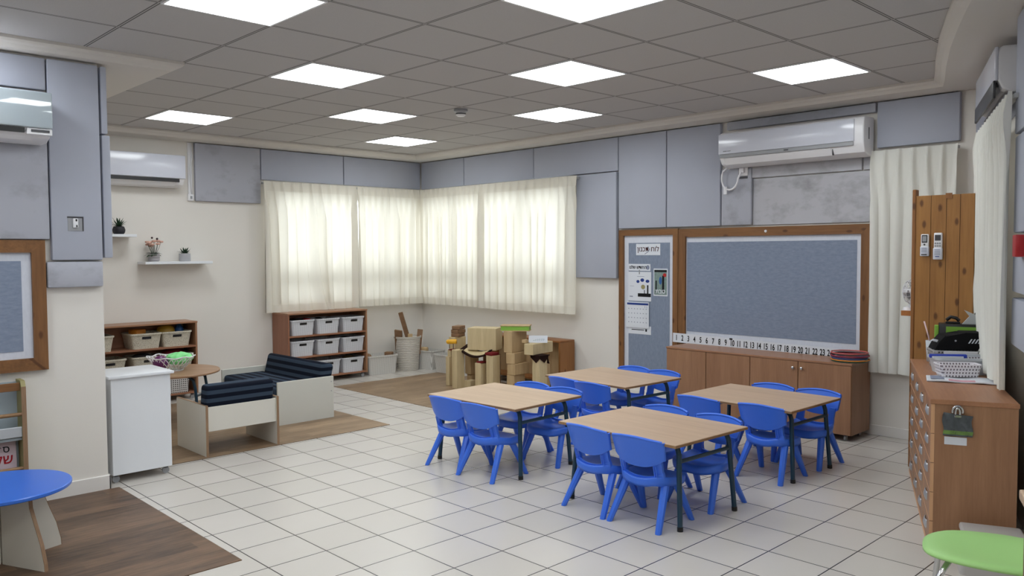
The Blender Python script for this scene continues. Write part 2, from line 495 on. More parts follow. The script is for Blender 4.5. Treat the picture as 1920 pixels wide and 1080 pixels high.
# walls (boxes with the window openings left free)
WL = (4.55, 6.60, .90, 2.22)      # window in wall_left: y0 y1 z0 z1
WB = (-8.58, -6.00, .90, 2.22)    # window in wall_back: x0 x1 z0 z1
TH = .22
bm = BM()
box(bm, XL - TH, XL, 1.5, WL[0], 0, 3); box(bm, XL - TH, XL, WL[1], YB + TH, 0, 3)
box(bm, XL - TH, XL, WL[0], WL[1], 0, WL[2]); box(bm, XL - TH, XL, WL[0], WL[1], WL[3], 3)
struct('wall_left', bm, 'wall')
bm = BM()
box(bm, XL, WB[0], YB, YB + TH, 0, 3); box(bm, WB[1], RC.x + .4, YB, YB + TH, 0, 3)
box(bm, WB[0], WB[1], YB, YB + TH, 0, WB[2]); box(bm, WB[0], WB[1], YB, YB + TH, WB[3], 3)
struct('wall_back', bm, 'wall')
bm = BM()
q = [rw(-.1), rw(10.9), rw(10.9, -TH), rw(-.1, -TH)]
prism(bm, [(v.x, v.y) for v in q], 'z', 0, 3)
struct('wall_right', bm, 'wall')
bm = BM(); box(bm, XP - TH, XP, -3.2, 1.71, 0, 3); box(bm, XL, XP - TH, 1.49, 1.71, 0, 3)
struct('wall_near_left', bm, 'wall')
bm = BM(); box(bm, XP - TH, 2.5, -3.2, -3.0, 0, 3)
struct('wall_front', bm, 'wall')

# ceiling: tile field, cove, soffit
border = [(-8.36, 6.36), (-2.15, 6.37), (-2.06, 6.12), (-1.938, 5.76), (-1.733, 5.2), (-1.534, 4.71), (-1.40, 4.40), (-1.18, 3.92), (-.9, 3.4), (-.55, 2.85), (-.1, 2.25), (.45, 1.6), (.9, .9), (1.1, 0), (1.1, -2.6), (-5.34, -2.6), (-5.34, 2.19), (-8.36, 2.19)]
def inset(poly, d):
    n = len(poly); out = []
    for i in range(n):
        p0, p1, p2 = Vector(poly[i - 1]), Vector(poly[i]), Vector(poly[(i + 1) % n])
        a = (p1 - p0).normalized(); b = (p2 - p1).normalized()
        na = Vector((-a.y, a.x)); nb = Vector((-b.y, b.x))
        k = (na + nb); k = k / max(.3, k.length_squared) * 2
        out.append(tuple(p1 + k * d))
    return out
def ngon(bm, poly, z):
    return bm.faces.new([bm.verts.new((x, y, z)) for x, y in poly])
bm = BM(); f = ngon(bm, inset(border, .02), ZC)
r = bmesh.ops.extrude_face_region(bm, geom=[f])
for v in r['geom']:
    if isinstance(v, bmesh.types.BMVert): v.co.z += .03
struct('ceiling', bm, 'ceil_tile')
bm = BM()
prof = [(0., ZC + .01), (0., ZC - .018), (.012, ZC - .032), (.035, ZC - .04), (.05, ZC - .05), (.062, ZS)]
rings = []
for d, z in prof:
    rings.append([bm.verts.new((x, y, z)) for x, y in inset(border, d)])
for A, B in zip(rings, rings[1:]):
    for i in range(len(A)): bm.faces.new((A[i], A[(i + 1) % len(A)], B[(i + 1) % len(A)], B[i]))
inner = inset(border, .062)
outer = [(XL - .1, 6.8), (RC.x + .15, 6.8), (RE.x + .15, RE.y - .1), (XP - .1, -3.1), (XP - .1, 1.6), (XL - .1, 1.6)]
def loop(pts): 
    vs = [bm.verts.new((x, y, ZS)) for x, y in pts]
    return [bm.edges.new((vs[i], vs[(i + 1) % len(vs)])) for i in range(len(vs))]
es = loop(outer) + loop(inner)
bmesh.ops.triangle_fill(bm, edges=es, use_beauty=True)
bmesh.ops.remove_doubles(bm, verts=bm.verts, dist=.0005)
struct('trim_ceiling_soffit', bm, 'soffit')
bm = BM(); box(bm, -9, 2.6, -3.3, 7, 3, 3.1)
struct('ceiling_slab', bm, 'soffit')

# baseboards
bm = BM(); box(bm, XP, XP + .014, -3.0, 1.724, 0, .095, .004, 1); box(bm, XP - .2, XP + .014, 1.71, 1.724, 0, .095, .004, 1)
struct('baseboard_near_left', bm, 'white_skirting')
bm = BM(); box(bm, XL, RC.x - .02, YB - .013, YB, 0, .085, .004, 1)
struct('baseboard_back', bm, 'white_skirting')
bm = BM(); box(bm, XL, XL + .013, 1.72, YB - .014, 0, .085, .004, 1)
struct('baseboard_left', bm, 'white_skirting')

# windows
def window(name, wall, a0, a1, z0, z1, mull):
    def B(bm, a, b, z, w, d0, d1):
        if wall == 'x': box(bm, XL - TH + d0, XL - TH + d1, a, b, z, w)
        else: box(bm, a, b, YB + TH - d1, YB + TH - d0, z, w)
    bm = BM(); B(bm, a0, a1, z0, z0 + .05, .14, .20); B(bm, a0, a1, z1 - .05, z1, .14, .20)
    B(bm, a0, a0 + .05, z0, z1, .14, .20); B(bm, a1 - .05, a1, z0, z1, .14, .20)
    B(bm, a0, a1, 1.13, 1.29, .14, .20)
    for m_ in mull: B(bm, m_ - .04, m_ + .04, z0, z1, .14, .20)
    o = struct(name, bm, 'alu')
    bm = BM(); B(bm, a0 + .02, a1 - .02, z0 + .02, z1 - .02, .167, .173)
    obj('pane', bm, 'glass', o)
    bm = BM(); B(bm, a0 - .0, a1 + .0, z0 - .0, z0 + .02, .20, TH + .01)
    obj('sill', bm, 'white_skirting', o)
    return o
window('window_1', 'x', *WL, (5.1, 5.62, 6.1))
window('window_2', 'y', *WB, (-7.95, -7.36, -6.7))

# floor mats
def mat(label, x0, x1, y0, y1, m):
    bm = BM(); box(bm, x0, x1, y0, y1, 0, .004)
    tag(obj('floor_mat', bm, m), label, 'mat')
mat('dark brown plank-effect vinyl mat under the blue table', XP + .015, -3.76, -1.2, 1.77, 'mat_dark')
mat('oak plank-effect vinyl mat under the navy striped sofa and chair', -8.20, -5.83, 1.86, 4.13, 'mat_oak')
mat('oak plank-effect vinyl mat under the pile of wooden blocks', -7.95, -5.70, 4.87, 6.42, 'mat_oak')

# ceiling lights
GX, GY = -4.1633, 2.7878
LT = [((0, -1), 'square ceiling light panel cut off by the top edge of the photo, above the white air conditioner side'),
      ((2, 1), 'square ceiling light panel cut off by the top edge, centre of the ceiling'),
      ((-2, 1), 'square ceiling light panel with a faint bluish smudge'),
      ((0, 3), 'square ceiling light panel in the middle of the second row'),
      ((2, 5), 'square ceiling light panel beside the board wall air conditioner'),
      ((-6, 1), 'square ceiling light panel above the wall-shelf side, first of its row'),
      ((-4, 3), 'square ceiling light panel just beside the smoke detector, towards the window corner'),
      ((-2, 5), 'square ceiling light panel above the curtained board-wall window'),
      ((-6, 5), 'small-looking square ceiling light panel deepest in the window corner'),
      ((4, -1), 'square ceiling light panel overhead, outside the view'),
      ((2, -3), 'square ceiling light panel overhead behind the viewer'),
      ((-2, -3), 'square ceiling light panel over the blue table mat'),
      ((0, -5), 'square ceiling light panel far behind the viewer'),
      ((6, -3), 'square ceiling light panel overhead near the oblique wall'),
      ((4, -5), 'square ceiling light panel at the rear of the room')]
LT[0] = (LT[0][0], 'square ceiling light panel cut off by the top edge, closer to the grey-blue pillar')
lamp0 = None
for (i, j), lb in LT:
    x, y = GX + (i + .5) * .6, GY + (j - .5) * .6
    if lamp0 is None:
        t = thing('ceiling_light', lb, 'ceiling light', (x, y, ZC), 0, 'ceiling light panels')
        bm = BM(); a, b = .297, .284
        for s in (-1, 1):
            box(bm, -a, a, s * a if s < 0 else b, -b if s < 0 else a, -.008, .0)
            box(bm, s * a if s < 0 else b, -b if s < 0 else a, -b, b, -.008, .0)
        obj('frame', bm, 'white_plastic', t)
        bm = BM(); box(bm, -.284, .284, -.284, .284, -.006, -.001)
        obj('diffuser', bm, 'lamp', t); lamp0 = t
    else: dup(lamp0, (x, y, ZC), 0, lb)

t = thing('smoke_detector', 'small round grey smoke detector on the ceiling tiles', 'smoke detector', (-5.46, 4.66, ZC))
bm = BM(); lathe(bm, [(0, 0), (.062, 0), (.062, -.02), (.05, -.03), (0, -.03)]); obj('base', bm, 'grey_plastic', t, auto=40)
bm = BM(); lathe(bm, [(0, -.03), (.042, -.03), (.044, -.05), (.03, -.062), (0, -.062)]); obj('sensor_head', bm, 'white_plastic', t, auto=40)
bm = BM(); lathe(bm, [(.0445, -.036), (.0455, -.036), (.0455, -.046), (.0445, -.046)]); obj('vent', bm, 'dark_grey', t)

# ================================================================= ACOUSTIC PANELS
PG = 'grey-blue fabric acoustic panels'
def apanel(label, bounds, m='panel', bev=.008):
    bm = BM(); box(bm, *bounds, bev, 2); return tag(obj('acoustic_panel', bm, m, auto=35), label, 'acoustic panel', PG)
e = .004
# left wall
apanel('grey-blue acoustic panel with a dark smudge beside the far air conditioner', (XL + e, XL + .05, 3.636, 4.385, 2.08, 2.70), 'panel_worn')
apanel('grey-blue acoustic panel above the first curtain from the wall shelves', (XL + e, XL + .05, 4.395, 5.478, 2.352, 2.70))
apanel('grey-blue acoustic panel on the shelf wall touching the room corner', (XL + e, XL + .05, 5.488, 6.665, 2.352, 2.70))
# board wall
apanel('short grey-blue acoustic panel on the board wall touching the room corner', (-8.64, -7.774, YB - .05, YB - e, 2.352, 2.70))
apanel('grey-blue acoustic panel second from the room corner along the board wall', (-7.764, -6.547, YB - .05, YB - e, 2.352, 2.70))
apanel('grey-blue acoustic panel third from the room corner along the board wall', (-6.537, -5.316, YB - .05, YB - e, 2.352, 2.70))
apanel('tall grey-blue acoustic panel hanging lower beside the curtain edge', (-5.95, -5.33, YB - .06, YB - e, 1.232, 2.342))
apanel('tall grey-blue acoustic panel above the narrow planning board', (-5.306, -4.714, YB - .05, YB - e, 1.75, 2.70))
apanel('tall grey-blue acoustic panel above the corner of the two boards', (-4.704, -4.106, YB - .05, YB - e, 1.75, 2.70))
apanel('narrow grey-blue acoustic panel under the hanging white cable', (-4.096, -3.790, YB - .044, YB - e, 1.75, 2.27), 'panel_worn')
apanel('thin dark grey-blue strip panel directly over the long air conditioner', (-4.04, -2.69, YB - .05, YB - e, 2.625, 2.70), 'panel_worn')
apanel('grey-blue acoustic panel above the curtain beside the long air conditioner', (-2.675, -2.066, YB - .05, YB - e, 2.335, 2.70))
apanel('narrow grey-blue filler panel in the angle under the oblique-wall air conditioner', (-1.962, -1.87, YB - .03, YB - e, .9, 2.70))
bm = BM(); box(bm, -3.785, -2.72, YB - .016, YB - e, 1.745, 2.165, .003, 1)
tag(obj('wall_patch_board', bm, 'plaster_stained'), 'smudged grey plaster board above the big grey pin board', 'wall board')
bm = BM(); box(bm, -3.79, -2.80, YB - .03, YB - e, 2.172, 2.34, .004, 1)
tag(obj('wall_batten', bm, 'plaster_stained'), 'long grey batten board just beneath the long air conditioner', 'wall board')
bm = BM(); box(bm, -2.79, -2.70, YB - .024, YB - e, 2.172, 2.32, .004, 1)
tag(obj('wall_batten', bm, 'plaster_stained'), 'short grey batten piece under the curtain end of the air conditioner', 'wall board')
# pillar
apanel('grey-blue acoustic panel above the silver-fronted air conditioner', (XP + e, XP + .045, .60, 1.405, 2.50, 2.69))
apanel('tall grey-blue acoustic panel with a cut-out switch on the pillar', (XP + e, XP + .05, 1.413, 1.70, 1.478, 2.69))
apanel('small grey-blue acoustic panel lowest on the pillar beside the wooden frame', (XP + e, XP + .046, 1.385, 1.70, 1.31, 1.468), 'panel_worn')
apanel('stained grey-blue acoustic panel below the silver-fronted air conditioner', (XP + e, XP + .045, .60, 1.405, 1.605, 2.49), 'panel_worn')
apanel('thin edge-on grey-blue panel high on the pillar end', (XP - .2, XP + .045, 1.712, 1.75, 2.27, 2.69))
apanel('thin edge-on grey-blue panel lower on the pillar end', (XP - .2, XP + .045, 1.712, 1.762, 1.49, 2.262))
# oblique wall
def rbox(name, s0, s1, o0, o1, z0, z1, m, label, cat, group=None, bev=.008):
    """box on the oblique wall; s from the corner towards the camera"""
    bm = BM(); box(bm, -o1, -o0, -s1, -s0, z0, z1, bev, 2)
    o = obj(name, bm, m, auto=35); tag(o, label, cat, group, (RC.x, RC.y, 0), RW_ROT); return o
rbox('acoustic_panel', .05, 2.06, .002, .010, 2.32, 2.70, 'panel', 'grey-blue acoustic panel behind the oblique-wall air conditioner', 'acoustic panel', PG)
rbox('acoustic_panel', 2.09, 4.0, .004, .112, 2.10, 2.69, 'panel', 'top grey-blue panel of the column beside the white oblique-wall curtain', 'acoustic panel', PG)
rbox('acoustic_panel', 2.10, 4.0, .004, .11, 1.60, 2.085, 'panel', 'second grey-blue panel from the top beside the oblique-wall curtain', 'acoustic panel', PG)
rbox('acoustic_panel', 2.10, 4.0, .004, .11, 1.30, 1.59, 'panel', 'grey-blue panel carrying the red call box', 'acoustic panel', PG)
rbox('acoustic_panel', 2.10, 4.0, .004, .11, 1.03, 1.27, 'panel', 'lowest grey-blue panel above the locker top on the oblique wall', 'acoustic panel', PG)
rbox('alarm_call_box', 2.40, 2.50, .112, .15, 1.48, 1.585, 'red', 'small red call box at the edge of the oblique wall', 'call box', None, .006)
bm = BM(); tube(bm, [(-.02, -2.06, .8), (-.02, -2.06, 1.1), (-.02, -2.065, 1.35)], .007)
tag(obj('power_cable', bm, 'black', smooth=True), 'black cable running down beside the white oblique-wall curtain', 'cable', None, (RC.x, RC.y, 0), RW_ROT)

# ================================================================= CURTAINS
def curtain(label, length, z0, z1, loc, rotz, pitch, seed, m='curtain', amp=.046, head=.11, hem=.085, sweep=0., gather=0.):
    """local x along the rail, -y towards the room"""
    rnd = random.Random(seed)
    t = thing('curtain', label, 'curtain', loc, rotz, 'pleated curtains')
    npl = max(3, round(length / pitch)); pp = length / npl
    jit = [rnd.uniform(-.25, .25) for _ in range(npl + 2)]
    amps = [rnd.uniform(.6, 1.25) for _ in range(npl + 2)]
    drift = [rnd.uniform(-.5, .5) for _ in range(npl + 2)]
    def lerp(a, u):
        i = min(len(a) - 2, max(0, int(u))); f = u - i; f = f * f * (3 - 2 * f); return a[i] * (1 - f) + a[i + 1] * f
    def P(s, z, extra=0.):
        k = s / pp
        h = max(0., (z1 - head - z) / (z1 - head - z0)) if z < z1 - head else 0.
        g = min(1., h / .25); g = g * g * (3 - 2 * g)
        ph = 2 * PI * (k + g * (lerp(jit, k) + lerp(drift, k) * h * .6))
        # heading: narrow pinch; body: soft folds
        c = .5 + .5 * math.cos(ph)
        pinch = c ** 9 * .036 + c ** 2 * .006
        if z > z1 - head:
            y = pinch * (.55 + .45 * (z1 - z) / head)
        else:
            body = amp * lerp(amps, k) * (.5 + .5 * math.cos(ph) + .18 * math.cos(2 * ph + 1.3 * lerp(jit, k)))
            y = pinch * (1 - g) + body * g
        sx = s + g * pp * (.17 + .11 * lerp(amps, k) * h ** .5) * math.sin(ph + .35)
        if gather:
            sx += gather * math.exp(-((s - .62) / .16) ** 2) * max(0, (1.75 - z) / (1.75 - z0)) ** 2
        if sweep:
            sx += sweep * (1 - s / length) * ((z1 - z) / (z1 - z0)) ** 5
        return Vector((min(length, max(0, sx)), -y - extra, z))
    nu = npl * 14
    zt, zb = z1 - head, z0 + hem
    bm = BM(); sheet(bm, lambda u, v: P(u * length, zb + (zt - zb) * v), nu, 18); obj('cloth', bm, m, t, smooth=True)
    bm = BM(); sheet(bm, lambda u, v: P(u * length, zt + (z1 - zt) * v), nu, 4); obj('heading_band', bm, 'curtain_thick' if m == 'curtain' else m, t, smooth=True)
    bm = BM(); sheet(bm, lambda u, v: P(u * length, z0 + (zb - z0) * v), nu, 3); obj('hem', bm, 'curtain_thick' if m == 'curtain' else m, t, smooth=True)
    if m == 'curtain':
        for a in (0, length - .055):
            bm = BM(); sheet(bm, lambda u, v: P(a + .055 * u, z0 + .002 + (zt - z0) * v, .004), 8, 22); obj('side_hem', bm, 'curtain_thick', t, smooth=True)
    bm = BM(); box(bm, 0, length, .004, .026, z1 - .034, z1 - .012); obj('rail', bm, 'alu', t)
    return t
CZ0, CZ1 = .83, 2.335
curtain('cream pleated curtain hanging closest to the wall shelves, swept open at its hem', 1.235, CZ0, CZ1, (XL + .09, 4.385, 0), PI / 2, .125, 3, gather=.13)
curtain('cream pleated curtain on the shelf wall reaching into the room corner', 1.06, CZ0 + .01, CZ1, (XL + .10, 5.625, 0), PI / 2, .1, 5)
curtain('cream pleated curtain on the board wall starting in the room corner', 1.27, CZ0 + .01, CZ1, (-8.66, YB - .10, 0), 0, .1, 8)
curtain('cream pleated curtain on the board wall beside the tall grey panel', 1.57, CZ0, CZ1, (-7.385, YB - .10, 0), 0, .13, 11)
curtain('long off-white curtain between the big board and the pine bookcase', .64, .53, 2.31, (-2.70, YB - .075, 0), 0, .11, 21, 'curtain_white', .04)
curtain('long off-white curtain on the oblique wall beside the lockers', 1.58, .80, 2.305, rw(.62, .135), RW_ROT - PI / 2, .12, 27, 'curtain_white', .03, sweep=.55)

# ================================================================= AIR CONDITIONERS (local: back at y=0, front towards -y, x along the wall)
def ac_unit(label, loc, rotz, L, Ht, D, style):
    t = thing('air_conditioner', label, 'air conditioner', loc, rotz)
    h = L / 2
    # side profile (y, z), z=0 at the bottom
    prof = [(0, 0), (-D * .45, 0), (-D * .8, Ht * .08), (-D * .97, Ht * .26), (-D, Ht * .34), (-D, Ht * .86), (-D * .93, Ht * .96), (-D * .8, Ht), (0, Ht)]
    bm = BM(); prism(bm, prof, 'x', -h, h)
    es = [e for e in bm.edges if abs(e.verts[0].co.x - e.verts[1].co.x) < 1e-6]
    bmesh.ops.bevel(bm, geom=es, offset=.012, segments=3, affect='EDGES', profile=.5)
    obj('body', bm, 'white_plastic', t, auto=35)
    if style == 'long':
        bm = BM(); box(bm, -h + .0, h - .075, -D - .012, -D + .004, Ht * .36, Ht * .93, .005, 2); obj('front_panel', bm, 'gloss_white', t, auto=35)
        bm = BM(); box(bm, -h + .01, h - .08, -D - .008, -D + .004, Ht * .255, Ht * .355, .003, 1); o = obj('display_strip', bm, 'grey_plastic', t)
        bm = BM(); box(bm, -.02, .02, -D - .01, -D - .007, Ht * .29, Ht * .325); obj('display', bm, 'dark_grey', o)
        a = math.atan2(Ht * .18, D * .17)
        bm = BM(); prism(bm, [(-D * .985, Ht * .235), (-D * .80, Ht * .06), (-D * .79, Ht * .075), (-D * .97, Ht * .245)], 'x', -h + .05, h - .27)
        obj('louver', bm, 'white_plastic', t)
        bm = BM(); box(bm, h - .26, h - .255, -D * .93, -D * .8, Ht * .06, Ht * .22); obj('louver_seam', bm, 'dark_grey', t)
        bm = BM(); box(bm, h - .001, h + .0015, -D * .55, -D * .48, Ht * .42, Ht * .72); obj('side_grille', bm, 'dark_grey', t)
        bm = BM(); box(bm, -h + .05, -h + .085, -D - .0135, -D - .0115, Ht * .43, Ht * .445); box(bm, -h + .09, -h + .125, -D - .0135, -D - .0115, Ht * .432, Ht * .443); obj('badge', bm, 'dark_grey', t)
    else:
        fm = 'gloss_mirror' if style == 'mirror' else 'gloss_white'
        bm = BM(); box(bm, -h - .002, h + .002, -D - .014, -D + .006, Ht * .26, Ht * .985, .008, 3); obj('front_panel', bm, fm, t, auto=35)
        bm = BM(); box(bm, -h + .03, h - (.14 if style == 'mirror' else .06), -D * 1.0, -D * .9, Ht * .15, Ht * .25); obj('outlet_slot', bm, 'black', t)
        bm = BM(); prism(bm, [(-D * .95, Ht * .16), (-D * .7, Ht * .03), (-D * .69, Ht * .05), (-D * .93, Ht * .18)], 'x', -h + .04, h - .09); obj('louver', bm, 'white_plastic', t)
        if style == 'mirror':
            bm = BM(); box(bm, h - .13, h - .0, -D - .006, -D + .03, Ht * .12, Ht * .25, .004, 1); o = obj('display_strip', bm, 'white_plastic', t)
            bm = BM(); box(bm, h - .11, h - .015, -D - .008, -D - .005, Ht * .17, Ht * .225); obj('display', bm, 'dark_grey', o)
    return t
ac_unit('white air conditioner with a pale silvery front on the pillar', (XP + .055, .96, 2.165), PI / 2, .83, .285, .21, 'mirror')
ac_unit('white air conditioner with bright reflections above the wall shelves', (XL + .002, 3.02, 2.205), PI / 2, .87, .33, .22, 'plain')
ac_unit('long white air conditioner with a grey band above the big pin board', (-3.345, YB - .052, 2.27), 0, 1.30, .31, .20, 'long')
q = rw(1.10, .012, 2.395)
t = ac_unit('white air conditioner seen end-on above the oblique-wall curtain, its louvers hanging open', q, RW_ROT - PI / 2, 1.06, .26, .135, 'plain')
bm = BM(); box(bm, -.50, .52, -.155, -.14, -.03, .07, .006, 2); obj('open_flap', bm, 'dark_grey', t, auto=35)
bm = BM(); box(bm, -.50, .52, -.10, -.03, -.03, -.012, .004, 1); obj('lower_louver', bm, 'grey_plastic', t)

# cable, socket and plug by the long unit
t = thing('wall_socket', 'white wall socket with a plug under the long air conditioner', 'socket', (-3.865, YB - .044, 2.245))
bm = BM(); box(bm, -.045, .045, -.012, 0, -.05, .05, .005, 2); obj('plate', bm, 'white_plastic', t, auto=35)
bm = BM(); box(bm, -.05, -.043, -.006, -.001, -.065, .08); box(bm, -.05, .04, -.006, -.001, -.072, -.055); obj('dark_gap', bm, 'dark_grey', t)
bm = BM(); box(bm, -.02, .02, -.04, -.010, -.022, .022, .006, 2); obj('plug', bm, 'white_plastic', t, auto=35)
t = thing('looped_cable', 'white cable looped below the long air conditioner with a dangling tag', 'cable', (0, 0, 0))
pts = [(-3.87, YB - .08, 2.235)]
for k in range(15):
    a = -.1 - k / 14 * 3.6
    pts.append((-3.985 + .085 * math.cos(a), YB - .08, 2.185 + .11 * math.sin(a)))
pts.append((-4.0, YB - .09, 2.28))
bm = BM(); tube(bm, pts, .009); obj('cord', bm, 'white_plastic', t, smooth=True)
bm = BM(); box(bm, -4.05, -4.015, YB - .085, YB - .07, 2.035, 2.105, .002, 1); obj('tag', bm, 'white_plastic', t)
# pipe and switch by the shelf-wall unit
t = thing('cable_conduit', 'white cable conduit with a switch running down beside the smudged grey panel', 'conduit', (XL, 3.59, 0))
bm = BM(); box(bm, 0, .02, -.02, .02, 2.14, 2.70, .003, 1); obj('duct', bm, 'white_plastic', t)
bm = BM(); tube(bm, [(.025, .012, 2.69), (.03, .02, 2.55), (.03, -.005, 2.4), (.025, .01, 2.15)], .006); obj('cord', bm, 'white_plastic', t, smooth=True)
bm = BM(); box(bm, 0, .035, -.03, .03, 2.08, 2.15, .005, 2); o = obj('switch_box', bm, 'white_plastic', t, auto=35)
bm = BM(); box(bm, .034, .04, -.01, .012, 2.10, 2.13, .002, 1); obj('rocker', bm, 'grey_plastic', o)
t = thing('light_switch', 'exposed white light switch in a rough grey cut-out of the pillar panel', 'light switch', (XP + .05, 1.545, 1.70))
bm = BM(); box(bm, -.001, .003, -.043, .043, -.043, .043); obj('back_plate', bm, 'grey_plastic', t)
bm = BM(); box(bm, .001, .004, -.046, .046, .036, .046); box(bm, .001, .004, .038, .046, -.044, .04); obj('ragged_gap', bm, 'dark_grey', t)
bm = BM(); box(bm, .003, .016, -.016, .012, -.024, .034, .003, 1); o = obj('switch_module', bm, 'white_plastic', t)
bm = BM(); box(bm, .0155, .018, -.003, .006, .016, .03); box(bm, .0155, .018, 0, .007, -.02, -.006); obj('terminal_hole', bm, 'black', o)

# ================================================================= PIN BOARDS
def pin_board(label, loc, rotz, w, z0, z1, fr, border, m_felt, sides=('l', 'r', 't'), bottom=False, fm=('frame_pine', 'frame_pine_x')):
    """local x along the wall from 0 to w, -y to the room"""
    t = thing('pin_board', label, 'pin board', loc, rotz)
    bm = BM(); box(bm, fr * .4, w - fr * .4, -.012, 0, z0, z1 - fr * .4); obj('border_cloth', bm, 'border_cloth', t)
    bx0, bx1, bz0, bz1 = border
    bm = BM(); box(bm, bx0, bx1, -.015, -.011, bz0, bz1); obj('felt', bm, m_felt, t)
    def bar(poly, m_):
        bm = BM(); prism(bm, poly, 'y', -.034, 0); obj('frame_bar', bm, m_, t)
    zb = z0
    if 'l' in sides: bar([(0, zb), (fr, zb + (fr if bottom else 0)), (fr, z1 - fr), (0, z1)], fm[0])
    if 'r' in sides: bar([(w, zb), (w - fr, zb + (fr if bottom else 0)), (w - fr, z1 - fr), (w, z1)], fm[0])
    bar([(0, z1), (fr, z1 - fr), (w - fr, z1 - fr), (w, z1)], fm[1])
    if bottom: bar([(0, z0), (fr, z0 + fr), (w - fr, z0 + fr), (w, z0)], fm[1])
    return t
nb = pin_board('narrow wood-framed grey pin board with a calendar and signs', (-5.312, YB - .003, 0), 0, .732, .30, 1.735, .06, (.115, .625, .31, 1.6), 'felt_grey_v')
bb = pin_board('wide wood-framed grey pin board, empty, over the long sideboard', (-4.575, YB - .003, 0), 0, 1.86, .55, 1.73, .08, (.09 + .0, 1.74, .735, 1.6), 'felt_grey')
bm = BM(); cyl(bm, (.93, -.034, 1.69), (.93, -.04, 1.69), .012); obj('screw_cap', bm, 'white_plastic', bb)
# the board on the pillar
lb = pin_board('wood-framed grey pin board cut by the edge of the photo on the pillar', (XP + .003, .10, 0), PI / 2, 1.278, .815, 1.60, .075, (.10, 1.15, .935, 1.475), 'felt_grey', ('l', 'r', 't'), True, ('frame_pine', 'frame_pine_y'))

def sign(name, label, cat, x0, x1, z0, z1, y, tilt=0.):
    t = thing(name, label, cat, ((x0 + x1) / 2, y, (z0 + z1) / 2)); t.rotation_euler = (0, tilt, 0)
    w, h = (x1 - x0) / 2, (z1 - z0) / 2
    bm = BM(); box(bm, -w, w, -.0012, 0, -h, h); obj('sheet', bm, 'paper', t); return t
YN = YB - .0185
t = sign('paper_sign', 'small white sign with dark red Hebrew heading at the top of the narrow board', 'sign', -5.10, -4.80, 1.475, 1.59, YN)
text('heading_text', 'ןונכת חול', .068, None, t, 'ink_maroon', bold=.0016) if False else None
o = text('heading_text', 'ןונכת חול', .07, 'ink_maroon', t, face_mat(0, -.002, .002), bold=.0004)
bm = BM(); tube(bm, [(.0, -.003, .03), (.02, -.003, .0), (-.01, -.003, -.03), (-.04, -.003, -.045)], .003, 6); obj('flourish', bm, 'ink_grey', t)
t = sign('paper_sign', 'narrow white strip sign with black Hebrew lettering above the calendar', 'sign', -5.195, -4.92, 1.315, 1.385, YN)
o = text('heading_text', 'ונלש שדוחה', .044, 'ink', t, face_mat(-.02, -.002, 0), bold=.001)
bm = BM(); ball(bm, (.105, -.001, .0), .022, 1, .05, 1.1, 8); obj('emblem', bm, 'ink_grey', t)
# wall calendar
t = thing('wall_calendar', 'white wall calendar with a tree drawing above a blue-headed month page', 'calendar', (-5.055, YN, 1.15))
bm = BM(); box(bm, -.145, .145, -.002, 0, -.145, .155); obj('picture_sheet', bm, 'paper', t)
bm = BM(); box(bm, -.02, .142, -.0035, -.002, -.10, -.065); box(bm, .095, .112, -.0035, -.002, -.07, .02); box(bm, .058, .066, -.0035, -.002, -.07, -.03); obj('ground_print', bm, 'ink', t)
bm = BM()
for x, z, a, b in ((-.02, .055, .02, .016), (.035, .07, .024, .018), (.10, .06, .024, .016)): ball(bm, (x, -.002, z), 1, a, .0015, b, 8)
obj('cloud_print', bm, 'ink_blue', t)
bm = BM(); ball(bm, (.045, -.002, -.0), 1, .026, .0015, .024, 8); obj('tree_print', bm, 'rack_green', t)
bm = BM(); box(bm, -.12, -.07, -.003, -.002, .006, .009); box(bm, -.125, -.085, -.003, -.002, -.105, -.095); box(bm, -.03, .06, -.003, -.002, .105, .109); obj('caption_print', bm, 'ink_grey', t)
bm = BM(); box(bm, -.008, .004, -.006, 0, .13, .175, .002, 1); obj('clip', bm, 'grey_plastic', t)
bm = BM(); box(bm, -.165, .125, -.012, -.009, -.42, -.155); mp = obj('month_page', bm, 'paper', t)
bm = BM(); box(bm, -.15, .118, -.0135, -.0118, -.185, -.165); obj('month_header', bm, 'ink_blue', mp)
bm = BM(); box(bm, -.14, .118, -.0133, -.0118, -.40, -.215)
obj('date_print', bm, slotted('date_grid_print', (214, 218, 226), (150, 156, 172), .037, .046, .35, .2), mp)
bm = BM(); box(bm, .077, .079, -.0133, -.0118, -.40, -.19); box(bm, .098, .100, -.0133, -.0118, -.40, -.19); obj('column_line', bm, 'ink_blue', mp)
bm = BM(); box(bm, -.14, .145, -.002, 0, -.485, -.40); o = obj('footer_sheet', bm, 'paper', t)
bm = BM(); box(bm, -.1, .06, -.003, -.0018, -.445, -.438); box(bm, .075, .095, -.003, -.0018, -.455, -.43); obj('footer_print', bm, 'ink', o)
t = thing('photo_card', 'small photo card of figures with umbrellas beside the calendar', 'photo card', (-4.795, YN, 1.20))
bm = BM(); box(bm, -.085, .085, -.0015, 0, -.135, .14); obj('sheet', bm, 'paper', t)
bm = BM(); box(bm, -.076, .076, -.0028, -.0012, -.122, .128); obj('scene_print', bm, plain('muted_teal_print', (120, 140, 136), .6, var=.5, scale=40), t)
bm = BM(); box(bm, -.074, .076, -.0036, -.002, .105, .126); box(bm, .02, .045, -.0036, -.002, -.09, .07); box(bm, -.06, -.045, -.0036, -.002, -.1, .02); obj('dark_print', bm, 'ink', t)
bm = BM(); ball(bm, (.05, -.003, .075), 1, .022, .001, .02, 8); obj('umbrella_print', bm, 'red', t)
bm = BM(); ball(bm, (0, -.003, .02), 1, .018, .001, .04, 8); obj('coat_print', bm, 'toy_blue', t)
text('caption_text', 'תבט', .062, 'paper', t, face_mat(0, -.0045, -.09), bold=.001)

